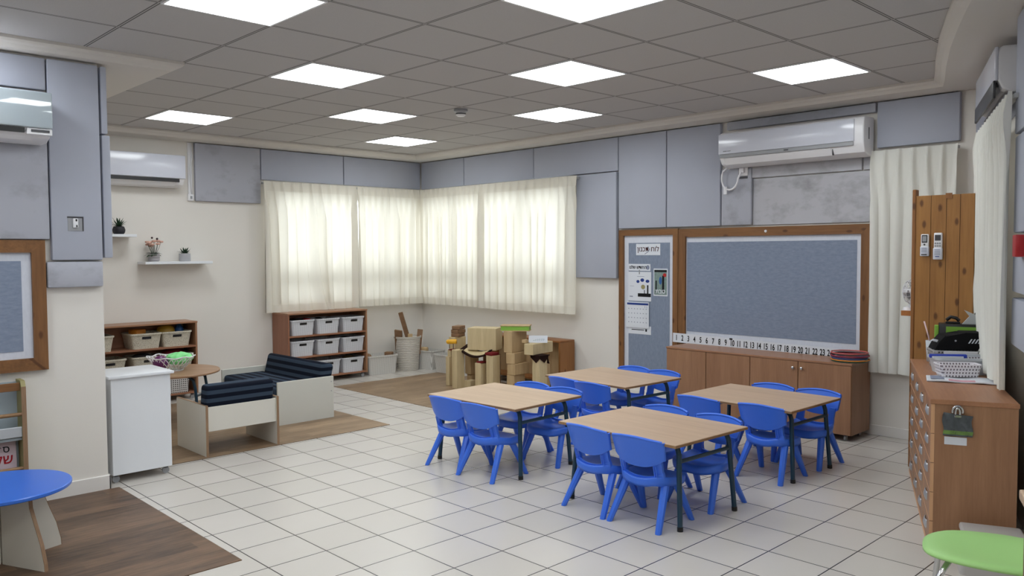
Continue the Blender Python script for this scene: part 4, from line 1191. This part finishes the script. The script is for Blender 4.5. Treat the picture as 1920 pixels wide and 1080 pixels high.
BG = 'hollow wooden building blocks'
def block(label, cx, cy, wx, wy, z0, z1, rot, m='block', name='wooden_block'):
    bm = BM(); box(bm, -wx / 2, wx / 2, -wy / 2, wy / 2, 0, z1 - z0, .004, 1)
    return tag(obj(name, bm, m), label, 'building block', BG, (cx, cy, z0), R(rot))
Z0 = .004
block('tall upright block at the open-floor end of the pile', -6.869, 5.797, .085, .115, Z0, .434, 1)
block('narrow block tucked behind the first upright, toward the white bins', -7.072, 5.854, .060, .093, Z0, .332, 1)
block('small capping block under the yellow toy', -7.064, 5.876, .062, .095, .333, .411, 1)
block('cube block below the brown brick stack', -7.064, 5.952, .11, .165, .412, .552, 1)
block('box block set back behind the sagging felt strip', -6.892, 6.02, .097, .127, .14, .393, 1, 'block2')
block('stub block carrying the set-back box block', -6.90, 6.03, .08, .09, Z0, .139, 1, 'block2')
block('large wide box block lying on top of the pile', -6.675, 6.025, .336, .215, .432, .677, 28)
block('low upright block in the front row with a dark red cap', -6.579, 5.87, .090, .085, Z0, .306, 1)
block('upright block in the front row below the large box', -6.414, 5.905, .106, .11, Z0, .400, 1)
block('brownish block set behind the low front upright', -6.70, 6.15, .19, .10, Z0, .37, 1, 'block_dark')
block('flat block on the floor between the front uprights', -6.783, 5.905, .10, .10, Z0, .088, 1)
block('tall box block under the green game box', -6.185, 6.02, .105, .285, .450, .676, 11, 'block2')
block('box block second from the top in the stack under the green game box', -6.160, 6.01, .104, .265, .334, .449, 17, 'block2')
block('box block lower in the stack under the green game box', -6.130, 6.01, .11, .245, .216, .333, 6, 'block2')
block('bottom block carrying the stack under the green game box', -6.147, 5.99, .10, .20, Z0, .215, 11, 'block2')
block('tall upright block with dark zigzag felt on its head', -5.872, 6.069, .105, .12, Z0, .430, 1)
block('wide block resting across the felt-topped upright', -5.954, 6.14, .112, .39, .441, .556, 11)
block('little block on the wide block beside the white card', -6.015, 6.00, .05, .06, .557, .592, 11, 'block2')
block('block standing behind the felt-topped upright', -6.01, 6.28, .09, .10, Z0, .337, 1, 'block2')
block('slanted-looking brown block on the floor beside the felt-topped upright', -6.045, 5.915, .08, .13, Z0, .135, 40, 'block_dark')
block('pale wedge block on the floor near the felt-topped upright', -5.975, 5.90, .05, .06, Z0, .115, 25)
for k, (lb_, r_) in enumerate((('bottom brown brick on the cube block', 4), ('middle brown brick on the cube block', -3), ('top brown brick on the cube block', 9))):
    bm = BM(); box(bm, -.05, .05, -.075, .075, 0, .041, .005, 1)
    tag(obj('brown_brick', bm, 'block_dark'), lb_, 'toy brick', 'brown bricks stacked on a block', (-7.055, 5.955 + .004 * k, .553 + k * .042), R(r_ + 15))
# felt strip sagging between blocks
bm = BM()
def sag(u, v):
    a = Vector((-6.86, 5.85, .437)); b = Vector((-6.50, 5.90, .402)); p = a.lerp(b, u); d = Vector((.15, -.9, 0)).normalized()
    return p + Vector((-.1, .95, 0)) * (.13 * (v - .35)) + Vector((0, 0, -.045 * math.sin(PI * u) + .05 * (v - .35)))
solid(bm, sag, 16, 3, (0, 0, .016)); t = obj('sagging_strip', bm, 'felt_dark', smooth=False)
tag(t, 'dark brown flexible strip sagging under the large box block', 'felt strip')
bm = BM(); solid(bm, lambda u, v: sag(.12 + u * .8, .15 + v * .7) + Vector((0, 0, .0165)), 12, 3, (0, 0, .004)); obj('pale_lining', bm, 'block', t)
lump('felt_patch', 'dark red felt patch capping the low front upright', 'felt', (-6.565, 5.875, .307), 'felt_red', .04, .04, .008, 'box')
lump('felt_patch', 'dark red felt strip on the front upright below the large box', 'felt', (-6.425, 5.90, .401), 'felt_red', .055, .055, .014, 'box')
lump('felt_patch', 'dark red felt on the small capping block', 'felt', (-7.01, 5.83, .412), 'felt_red', .02, .04, .006, 'box')
t = thing('toy_hammer', 'yellow toy with a rounded head beside the brown bricks', 'toy', (-6.985, 5.83, .436))
bm = BM(); cyl(bm, (.03, -.03, .0), (.03, -.03, .06), .004); cyl(bm, (.0, -.06, .0), (.0, -.06, .05), .004); obj('peg', bm, 'dark_grey', t)
bm = BM(); tube(bm, [(-.02, -.06, .075), (.06, -.01, .08)], .026, 14); ball(bm, (-.02, -.06, .075), .026); obj('head', bm, 'yellow', t, smooth=True)
t = thing('game_box', 'flat game box with lime green sides on top of the block stack', 'box', (-6.165, 6.01, .677), R(38))
bm = BM(); box(bm, -.155, .155, -.09, .09, 0, .008); box(bm, -.158, .158, -.093, .093, .052, .06); obj('tray', bm, 'block2', t)
bm = BM(); box(bm, -.150, .150, -.087, .087, .008, .052); obj('side_band', bm, 'green', t)
t = thing('felt_topper', 'dark brown zigzag felt flaps draped over the tall upright', 'felt', (-5.872, 6.069, .431), R(1))
for s in (-1, 1):
    bm = BM(); prism(bm, [(-.07, .0), (.07, .0), (.07, -.02), (.01, -.075), (-.07, -.02)], 'x' if s > 0 else 'y', (.056 if s > 0 else -.066), (.061 if s > 0 else -.061)); obj('flap', bm, 'felt_dark', t)
bm = BM(); box(bm, -.075, .075, -.075, .075, 0, .008); obj('flap', bm, 'felt_dark', t)
bm = BM(); prism(bm, [(-.04, .0), (.03, .0), (.06, -.09), (.02, -.09)], 'y', .085, .09); obj('flap', bm, 'felt_dark', t)
t = thing('name_card', 'white card with green and blue handwriting leaning on the wide block', 'card', (-5.925, 6.10, .557), R(33)); t.rotation_euler = (R(-20), 0, R(38))
bm = BM(); box(bm, -.10, .10, -.002, 0, 0, .078); obj('card', bm, 'paper', t)
bm = BM()
for k, (x, h) in enumerate(((-.05, .006), (-.03, .014), (-.008, .02), (.012, .022), (.035, .026), (.055, .024))):
    tube(bm, [(x, -.003, .02), (x + .006, -.003, .02 + h), (x + .013, -.003, .022 + h * .4)], .0016, 5)
obj('handwriting', bm, plain('green_blue_ink', (70, 120, 130), .6), t)
t = thing('open_crate', 'open wooden crate holding a magenta box behind the second table', 'crate', (-5.20, 6.0, 0), R(45))
bm = BM(); box(bm, -.12, .12, -.09, .09, .06, .075); obj('bottom', bm, 'block2', t)
bm = BM(); box(bm, -.12, .12, -.09, .09, .195, .21); obj('top_board', bm, 'block2', t)
for s in (-1, 1):
    bm = BM(); box(bm, s * .12 - .006, s * .12 + .006, -.09, .09, 0, .195); obj('side', bm, 'block2', t)
bm = BM(); box(bm, -.10, .10, -.07, .08, .0755, .165, .004, 1)
o = tag(obj('magenta_box', bm, 'magenta'), 'magenta box inside the open crate', 'box', None, (-5.20, 6.0, 0), R(45))

# ================================================================= LOCKERS, BOOKCASE AND WHAT STANDS ON THEM
LROT = R(23.0)
LA = Vector((-1.43, 4.28, 0)); LE = Vector((-math.sin(LROT), math.cos(LROT), 0)); LP = Vector((math.cos(LROT), math.sin(LROT), 0))
def lk(d, w, z=0.):         # d along the front away from the viewer, w depth towards the wall
    q = LA + LE * d + LP * w; return Vector((q.x, q.y, z))
def locker(label, d0, d1, cols, rows, depth):
    t = thing('locker_unit', label, 'locker', lk(d0, 0), LROT); L = d1 - d0
    bm = BM(); box(bm, .016, depth, 0, L - .001, .012, .75); obj('body', bm, 'cherry', t)
    bm = BM(); box(bm, -.004, depth + .004, -.005, L - .001, .75, .774, .002, 1); obj('top_board', bm, wood('locker_top', (150, 104, 76), (174, 126, 94), 'y', 12, .4), t)
    bm = BM(); box(bm, -.001, depth, 0, L - .001, 0, .012); obj('plinth', bm, 'cherry_edge', t)
    cw, rh = L / cols, (.75 - .012) / rows
    for i in range(cols):
        for j in range(rows):
            y0, y1, z0, z1 = i * cw + .002, (i + 1) * cw - .002, .012 + j * rh + .002, .012 + (j + 1) * rh - .002
            bm = BM(); box(bm, .001, .016, y0, y1, z0, z1); d = obj('drawer', bm, 'cherry', t)
            bm = BM(); box(bm, -.0005, .0165, y0 - .0015, y0 + .0025, z0, z1); box(bm, -.0005, .0165, y0, y1, z0 - .0015, z0 + .002); obj('edge_band', bm, 'cherry_edge', d)
            yc, zc = (y0 + y1) / 2, (z0 + z1) / 2 + .01
            bm = BM(); prism(bm, [(-.001, zc - .022), (-.001, zc + .022), (-.008, zc + .022), (-.014, zc + .006), (-.016, zc - .012), (-.012, zc - .022)], 'y', yc - .045, yc + .045) if False else solid(bm, lambda u, v: Vector((-.001 - .013 * math.sin(PI * u) ** .5 * math.sin(PI * (.15 + .7 * v)), yc - .045 + .09 * u, zc - .022 + .044 * v)), 10, 5, (.004, 0, 0)); obj('handle', bm, 'brushed', d, smooth=True)
    return t
locker('cherry-wood drawer locker with its plain end facing the viewer', 0, 1.15, 3, 5, .375)
locker('cherry-wood drawer locker farther off, next to the pine bookcase', 1.151, 1.62, 1, 5, .375)

t = thing('photo_clip', 'large chrome bulldog-style clip holding a crumpled photo on the locker end', 'clip', lk(0, 0), LROT)
def le(w, z, o=0.): return Vector((w, -o, z))
bm = BM(); n = 24
tube(bm, [Vector((.115 + .022 * math.cos(a), -.012, .722 + .026 * math.sin(a))) for a in [(-.35 + i / n * (PI + .7)) for i in range(n + 1)]], .006, 8)
tube(bm, [Vector((.115 + .010 * math.cos(a), -.018, .712 + .026 * math.sin(a))) for a in [(-.2 + i / n * (PI + .4)) for i in range(n + 1)]], .005, 8)
obj('wire_loop', bm, 'chrome', t, smooth=True)
bm = BM(); box(bm, .10, .132, -.016, -.001, .69, .705, .003, 1); obj('jaw', bm, 'chrome', t)
t = thing('crumpled_photo', 'crumpled dark photo with a green lower edge clipped to the locker end', 'photo', lk(0, 0), LROT)
def cr(u, v):
    return Vector((.052 + .128 * u + .004 * math.sin(v * 7), -.006 - .006 * abs(math.sin(u * 7 + v * 3)) , .598 + .115 * v - .012 * u * v))
bm = BM(); solid(bm, cr, 16, 12, (0, .0012, 0)); obj('print', bm, plain('dark_photo_print', (66, 72, 78), .35, .6, var=.9, scale=26), t)
bm = BM(); solid(bm, lambda u, v: cr(u, v * .17) + Vector((0, -.0012, .008)), 16, 3, (0, .001, 0)); obj('green_band', bm, plain('green_photo_band', (96, 126, 62), .4, var=.6, scale=30), t)
t = thing('paper_slip', 'white paper slip taped under the crumpled photo', 'paper', lk(0, 0), LROT)
bm = BM(); box(bm, .06, .158, -.003, -.001, .553, .592); obj('sheet', bm, 'paper', t)

# bookcase
t = thing('pine_bookcase', 'tall knotty pine bookcase with its side facing the viewer', 'bookcase', (-2.10, 5.887, 0))
bm = BM(); box(bm, .012, .378, 0, .022, 0, 1.885, .002, 1); obj('side_panel', bm, wood('knotty_pine_side', (136, 92, 46), (170, 122, 66), 'z', 9, .4, True), t)
bm = BM(); box(bm, -.012, .012, -.004, .05, 0, 1.93, .004, 1); obj('front_post', bm, 'pine', t)
bm = BM(); box(bm, .012, .378, .57, .592, 0, 1.885); obj('side_panel', bm, 'pine', t)
bm = BM(); box(bm, .366, .378, .022, .57, .05, 1.885); obj('back_panel', bm, 'pine', t)
for z in (.10, .62, 1.09, 1.50, 1.86):
    bm = BM(); box(bm, -.085 if z == 1.09 else .012, .366, .022, .57, z - .035, z); obj('shelf', bm, 'pine_y', t)
for x in (.108, .205, .29):
    bm = BM(); box(bm, x, x + .0025, -.0006, .002, .0, 1.885); obj('board_seam', bm, 'felt_dark', t)
bm = BM(); box(bm, .20, .24, -.004, .004, 1.86, 1.895); obj('splinter', bm, 'pine', t)
t = thing('desk_fan', 'small white fan on the bookcase ledge peeping past its edge', 'fan', (-2.155, 6.0, 1.09))
bm = BM(); lathe(bm, [(0, 0), (.05, 0), (.045, .02), (.012, .03), (.012, .07), (0, .07)]); obj('base', bm, 'white_plastic', t, auto=40)
bm = BM()
for k in range(8):
    a = k * PI / 8
    n = 20; tube(bm, [Vector((.045 * math.cos(2 * PI * i / n), .085 * math.sin(2 * PI * i / n) * math.cos(a), .13 + .085 * math.sin(2 * PI * i / n) * math.sin(a) if False else .13 + .085 * math.sin(2 * PI * i / n) * math.sin(a))) for i in range(n)], .002, 5, True)
for rr, x in ((.085, 0), (.07, -.025), (.07, .025), (.04, -.04)):
    tube(bm, [Vector((x, rr * math.cos(2 * PI * i / 28), .13 + rr * math.sin(2 * PI * i / 28))) for i in range(28)], .0025, 5, True)
obj('cage', bm, 'white_plastic', t, smooth=True)
bm = BM(); cyl(bm, (-.05, 0, .13), (.06, 0, .13), .022); obj('motor', bm, 'white_plastic', t, auto=40)
for k in range(3):
    bm = BM(); a = k * 2 * PI / 3
    box(bm, -.003, .003, -.022, .022, .015, .07, .002, 1, Matrix.Translation((0, 0, .13)) @ Matrix.Rotation(a, 4, 'X') @ Matrix.Rotation(.5, 4, 'Z')); obj('blade', bm, 'grey_plastic', t)
def remote(label, x, z0, z1, w, scr):
    t = thing('remote_control', label, 'remote control', (x, 5.886, z0)); h = z1 - z0
    bm = BM(); box(bm, -w / 2, w / 2, -.020, -.001, 0, h, .006, 3); obj('case', bm, 'white_plastic', t, auto=40)
    bm = BM(); box(bm, -w / 2 - .003, w / 2 + .003, -.026, -.0, -.006, h * .42, .006, 3); obj('wall_holder', bm, 'gloss_white', t, auto=40)
    bm = BM(); box(bm, -w * .36, w * .36, -.022, -.019, h * (.60 if scr else .70), h * (.96 if scr else .92), .001, 1); o = obj('screen', bm, 'black' if scr else 'dark_grey', t)
    if scr:
        bm = BM(); box(bm, -w * .26, w * .26, -.0228, -.021, h * .65, h * .91); obj('display', bm, 'grey_plastic', o)
        bm = BM(); cyl(bm, (0, -.019, h * .51), (0, -.0225, h * .51), .006); obj('round_button', bm, 'dark_grey', t)
        bm = BM(); box(bm, -w * .36, w * .36, -.0275, -.025, h * .015, h * .06); obj('dark_grip', bm, 'black', t)
    else:
        for i in range(3):
            for j in range(2):
                bm = BM(); box(bm, -w * .38 + i * w * .27, -w * .38 + i * w * .27 + w * .21, -.0222, -.019, h * (.46 + .1 * j), h * (.53 + .1 * j), .001, 1); obj('button', bm, 'grey_plastic', t)
        bm = BM(); box(bm, -w * .25, w * .25, -.0275, -.025, h * .07, h * .10); obj('maker_mark', bm, 'ink_blue', t)
    bm = BM()
    for j in range(4): box(bm, -w * .35, w * .35, -.0268, -.0255, h * (.15 + .06 * j), h * (.175 + .06 * j))
    obj('label_print', bm, 'ink_grey', t)
remote('white remote control with a black-framed screen on the pine bookcase side', -2.022, 1.478, 1.622, .05, True)
remote('larger white remote control with a dark screen on the pine bookcase side', -1.938, 1.455, 1.63, .052, False)

# things on the locker top
ZT = .774
t = thing('newspaper', 'folded newspaper with a pink picture under the perforated basket', 'newspaper', (-1.515, 4.985, ZT), R(20))
bm = BM(); solid(bm, lambda u, v: Vector((-.17 + .34 * u, -.10 + .2 * v, .002 + .004 * math.sin(u * 6) ** 2)), 14, 6, (0, 0, .006)); obj('pages', bm, 'paper', t)
bm = BM(); solid(bm, lambda u, v: Vector((-.06 + .13 * u, -.095 + .06 * v, .0082 + .004 * math.sin((u * .13 + .11) / .34 * 6) ** 2)), 8, 3, (0, 0, .0008)); obj('pink_picture', bm, plain('pink_print', (206, 150, 164), .6, var=.3, scale=30), t)
bm = BM()
box(bm, -.15, -.08, -.06, .07, .0125, .0132)
obj('text_print', bm, 'ink_grey', t)
t = thing('perforated_basket', 'small white perforated basket on the newspaper', 'basket', (-1.562, 5.085, ZT + .0135), R(38))
bm = BM(); tub(bm, .22, .12, .072, .9, .02, .003, .004); obj('tub', bm, 'perforated', t, auto=40)
t = thing('clear_basket', 'cloudy white plastic tray behind the small perforated basket', 'basket', (-1.60, 5.325, ZT), R(38))
bm = BM(); tub(bm, .345, .20, .10, .9, .03, .004, .008); obj('tub', bm, 'clear', t, auto=40)
bm = BM(); tub(bm, .33, .185, .085, .9, .03, .003, .0); obj('perforated_liner', bm, 'perforated', t, auto=40)
bm = BM(); box(bm, -.15, .06, -.012, .012, 0, .022, .004, 1)
o = tag(obj('blue_folder', bm, plain('royal_blue_plastic', (40, 66, 180), .4), auto=35), 'royal blue folder lying in the cloudy tray', 'folder', None, (-1.632, 5.285, .865), R(37))
bm = BM(); box(bm, -.135, .04, -.004, .004, 0, .014, .001, 1)
tag(obj('paper_stack', bm, 'paper'), 'white papers lying along the blue folder', 'paper', None, (-1.622, 5.26, .863), R(37))
t = thing('grey_basket', 'grey perforated basket behind the cloudy tray', 'basket', (-1.69, 5.555, ZT), R(32))
bm = BM(); tub(bm, .345, .19, .115, .93, .025, .004, .006); obj('tub', bm, 'perforated_grey', t, auto=40)
bm = BM(); box(bm, -.12, .07, -.105, -.1, .085, .112, .002, 1); obj('white_label', bm, 'white_plastic', t)
t = thing('black_case', 'black zipped case with white slanting stripes on the grey basket', 'case', (-1.675, 5.57, ZT + .116), R(32))
bm = BM()
prism(bm, [(-.19, 0), (.19, 0), (.175, .085), (.10, .10), (.09, .112), (-.02, .112), (-.03, .10), (-.13, .09), (-.165, .05)], 'y', -.085, .075)
bmesh.ops.bevel(bm, geom=list(bm.edges), offset=.006, segments=2, affect='EDGES', profile=.5)
obj('shell', bm, 'black_cloth', t, auto=35)
for k in range(5):
    bm = BM(); x = .0 + k * .018
    prism(bm, [(x, .045), (x + .008, .045), (x + .024, .072), (x + .016, .072)], 'y', -.0875, -.0845); obj('white_stripe', bm, 'paper', t)
for x, z in ((-.07, .06), (.11, .07), (.08, .09)):
    bm = BM(); ball(bm, (x, -.085, z), .006, 1, .5, 1, 6); obj('stud', bm, 'grey_plastic', t)
bm = BM(); prism(bm, [(-.20, .055), (-.165, .045), (-.16, .06), (-.185, .065)], 'y', -.05, -.03); obj('white_tab', bm, 'paper', t)
t = thing('desk_organizer', 'black box with a lime green front behind the black case', 'box', (-1.735, 5.715, ZT), R(20))
bm = BM(); box(bm, -.13, .17, -.035, .085, 0, .262, .006, 2); obj('shell', bm, 'black', t, auto=35)
bm = BM(); box(bm, -.09, .12, -.038, -.034, .19, .245); obj('green_front', bm, 'green', t)
bm = BM(); box(bm, -.155, -.131, -.03, .02, .14, .25, .003, 1); obj('green_side', bm, 'green', t)
ZO = ZT + .2625
t = thing('paper_plane', 'grey folded paper wings on top of the black box', 'paper', (-1.665, 5.735, ZO), R(20))
bm = BM(); prism(bm, [(-.07, 0), (.08, 0), (.06, .03), (.05, .04), (-.06, .09), (-.03, .05)], 'y', -.012, .012); obj('wing', bm, plain('pale_grey_card', (184, 188, 190), .5), t)
bm = BM(); prism(bm, [(-.05, 0), (.0, 0), (.09, .145), (.07, .14), (.02, .095)], 'y', .02, .026); obj('dark_sheet', bm, plain('grey_green_card', (92, 96, 84), .5), t)
t = thing('stapler', 'small black stapler on top of the black box', 'stapler', (-1.79, 5.715, ZO), R(15))
bm = BM(); box(bm, -.04, .045, -.012, .012, 0, .012, .003, 1); obj('base', bm, 'black', t)
bm = BM(); tube(bm, [(-.035, 0, .02), (-.01, 0, .042), (.02, 0, .036), (.04, 0, .018)], .011, 10); obj('arm', bm, 'black', t, smooth=True)
t = thing('clear_cup', 'clear cup holding a pink straw beside the black box', 'cup', (-1.92, 5.73, ZT))
bm = BM(); lathe(bm, [(0, 0), (.028, 0), (.036, .14), (.034, .14), (.027, .003), (0, .003)]); obj('cup', bm, 'clear', t, smooth=True)
bm = BM(); tube(bm, [(.015, 0, .01), (-.02, 0, .17), (-.045, -.01, .265)], .005, 8); o = obj('pink_straw', bm, plain('pale_pink_plastic', (220, 190, 196), .4), smooth=True); tag(o, 'pale pink straw standing in the clear cup', 'straw', None, (-1.92, 5.73, ZT))

# ================================================================= NEAR RIGHT: LIME CHAIR, DESK, STOOL
t = thing('lime_chair', 'lime green chair seat with chrome legs tucked under the desk', 'chair', (-.89, 3.275, 0), R(18))
bm = BM(); n = 40; rings = []
for sc, dz in ((.0, -.014), (.35, -.012), (.7, -.005), (.92, .0), (1., -.006), (1.0, -.016), (.9, -.02), (.5, -.026), (.0, -.028)):
    ring = []
    for k in range(n):
        a = 2 * PI * k / n; ca, sa = math.cos(a), math.sin(a)
        x = .215 * abs(ca) ** .75 * (1 if ca > 0 else -1); y = .20 * abs(sa) ** .75 * (1 if sa > 0 else -1)
        y *= 1 + .10 * (x / .215); s_ = max(sc, .002)
        z = .425 + dz - .02 * max(0, -x * s_ / .215 - .6) + .03 * max(0, x * s_ / .215 - .5)
        ring.append(bm.verts.new((x * s_, y * s_, z)))
    rings.append(ring)
for A, B in zip(rings, rings[1:]):
    for k in range(n): bm.faces.new((A[k], A[(k + 1) % n], B[(k + 1) % n], B[k]))
bm.faces.new(rings[0]); bm.faces.new(rings[-1][::-1])
obj('seat', bm, 'lime', t, smooth=True)
bm = BM(); solid(bm, lambda u, v: Vector((.235 + .05 * v - .03 * (2 * u - 1) ** 2 * -1, (u - .5) * .36 * (1 - .2 * v), .52 + .28 * v)), 12, 8, (.012, 0, 0)); obj('backrest', bm, 'lime', t, smooth=True)
for sx, sy in ((-1, -1), (-1, 1), (1, -1), (1, 1)):
    bm = BM(); tube(bm, [(sx * .12, sy * .11, .405), (sx * .16, sy * .15, .34), (sx * .19, sy * .18, .0)], .0105, 10); obj('leg', bm, 'chrome', t, smooth=True)
for sy in (-1, 1):
    bm = BM(); tube(bm, [(.13, sy * .12, .405), (.225, sy * .12, .44), (.265, sy * .12, .62)], .009, 8); obj('back_support', bm, 'chrome', t, smooth=True)
t = thing('side_cabinet', 'dark-sided cabinet with a pale-edged top, only its corner showing at the edge of the photo', 'cabinet', (-.622, 2.558, 0), RW_ROT)
bm = BM(); box(bm, 0, .30, -1.0, 0, .822, .85, .004, 2); top = obj('top_board', bm, 'beech', t)
bm = BM(); box(bm, .012, .29, -.98, -.012, 0, .822); obj('body', bm, 'dark_desk', t)
t = thing('step_stool', 'light grey plastic step stool at the foot of the locker end', 'stool', (-1.13, 4.215, 0), R(23))
bm = BM(); prism(bm, [(-.13, -.09), (.13, -.09), (.13, .09), (-.13, .09)], 'z', .165, .20)
bmesh.ops.bevel(bm, geom=list(bm.edges), offset=.012, segments=3, affect='EDGES', profile=.5); obj('top_step', bm, 'stepstool', t, auto=40)
bm = BM()
A = rrect(.118, .078, .02); Bq = rrect(.14, .088, .02)
va = [bm.verts.new((x, y, .17)) for x, y in A]; vb = [bm.verts.new((x, y, 0)) for x, y in Bq]
for k in range(len(va)): bm.faces.new((va[k], va[(k + 1) % len(va)], vb[(k + 1) % len(va)], vb[k]))
bm.faces.new(va); bm.faces.new(vb[::-1]); obj('base', bm, 'stepstool', t, auto=40)

# ================================================================= NEAR LEFT: BOOK RACK, BLUE TABLE
t = thing('book_rack', 'olive and pale blue wooden book rack against the pillar', 'book rack', (-5.42, .70, 0))
for y in (-.52, .515):
    bm = BM(); prism(bm, [(-.085, 0), (.045, 0), (.035, .74), (.02, .772), (-.01, .775), (-.085, .775)], 'y', y - .012, y + .012); o = obj('side_panel', bm, 'rack_green', t)
    bm = BM(); prism(bm, [(.045, 0), (.048, 0), (.038, .74), (.035, .74)], 'y', y - .0122, y + .0122); obj('front_edge', bm, 'ply_edge', o)
bm = BM(); box(bm, -.082, -.07, -.508, .503, .05, .76); obj('back_board', bm, 'rack_blue', t)
bm = BM(); box(bm, -.005, .012, -.508, .503, .715, .762, .002, 1); obj('top_rail', bm, 'frame_pine_y', t)
bm = BM(); box(bm, .018, .034, -.508, .503, .445, .505, .003, 1); obj('front_rail', bm, plain('grey_white_rail', (182, 186, 192), .5), t)
for z in (.578, .258):
    bm = BM(); tube(bm, [(.027, -.508, z), (.027, .503, z)], .0115, 10); obj('round_rail', bm, 'beech_edge', t, auto=40)
for z in (.44, .235, .04):
    bm = BM(); box(bm, -.07, .02, -.508, .503, z - .015, z); obj('book_ledge', bm, 'rack_blue', t)
for y, z in ((.36, .668), (.43, .405)):
    bm = BM(); cyl(bm, (-.0695, y, z), (-.062, y, z), .016, n=16); obj('round_knob', bm, 'frame_pine', t, auto=40)
t = thing('picture_book', 'pinkish picture book with red Hebrew title standing in the rack', 'book', (-5.445, 1.05, .2355))
bm = BM(); box(bm, -.012, 0, -.14, .135, 0, .19, .002, 1, Matrix.Rotation(R(-6), 4, 'Y')); obj('cover', bm, 'book_pink', t)
m0 = Matrix.Rotation(R(-6), 4, 'Y')
text('title_text', 'ירפס', .055, 'ink', t, m0 @ face_mat(.0015, .045, .135, '+x'), bold=.0006)
text('title_text', 'לש', .075, 'ink_red', t, m0 @ face_mat(.0015, .07, .075, '+x'), bold=.001)
t = thing('picture_book', 'pinkish book with a dark round picture on the lowest ledge of the rack', 'book', (-5.445, 1.03, .041))
bm = BM(); box(bm, -.012, 0, -.14, .14, 0, .185, .002, 1, Matrix.Rotation(R(-6), 4, 'Y')); obj('cover', bm, 'book_pink', t)
bm = BM(); cyl(bm, (-.02, .035, .15), (-.014, .035, .15), .025, n=18); obj('round_picture', bm, 'ink', t)

t = thing('blue_table', 'low round blue-topped table on cream crossed panels', 'table', (-4.545, .912, 0))
bm = BM(); lathe(bm, [(0, .366), (.306, .366), (.31, .370), (.31, .382), (.306, .386), (0, .386)], 64); obj('tabletop', bm, 'blue_top', t, auto=40)
for a in (25, 108):
    bm = BM(); half = [(.012, 0), (.295, 0), (.292, .04), (.27, .13), (.235, .22), (.205, .30), (.20, .366), (.012, .366)]
    poly = [(-x, z) for x, z in half] + half[::-1]
    prism(bm, half, 'y', -.009, .009) if a == 25 else prism(bm, half, 'y', -.009, .009)
    prism(bm, [(-x, z) for x, z in half], 'y', -.009, .009)
    bm.transform(Matrix.Rotation(R(a), 4, 'Z')); o = obj('leg_panel', bm, 'cream_board', t)
    for s in (-1, 1):
        bm = BM(); ed = half[1:7]
        prism(bm, [(s * x, z) for x, z in ed] + [(s * (x + .003), z) for x, z in ed[::-1]], 'y', -.0093, .0093)
        bm.transform(Matrix.Rotation(R(a), 4, 'Z')); obj('plywood_edge', bm, 'ply_edge', o)
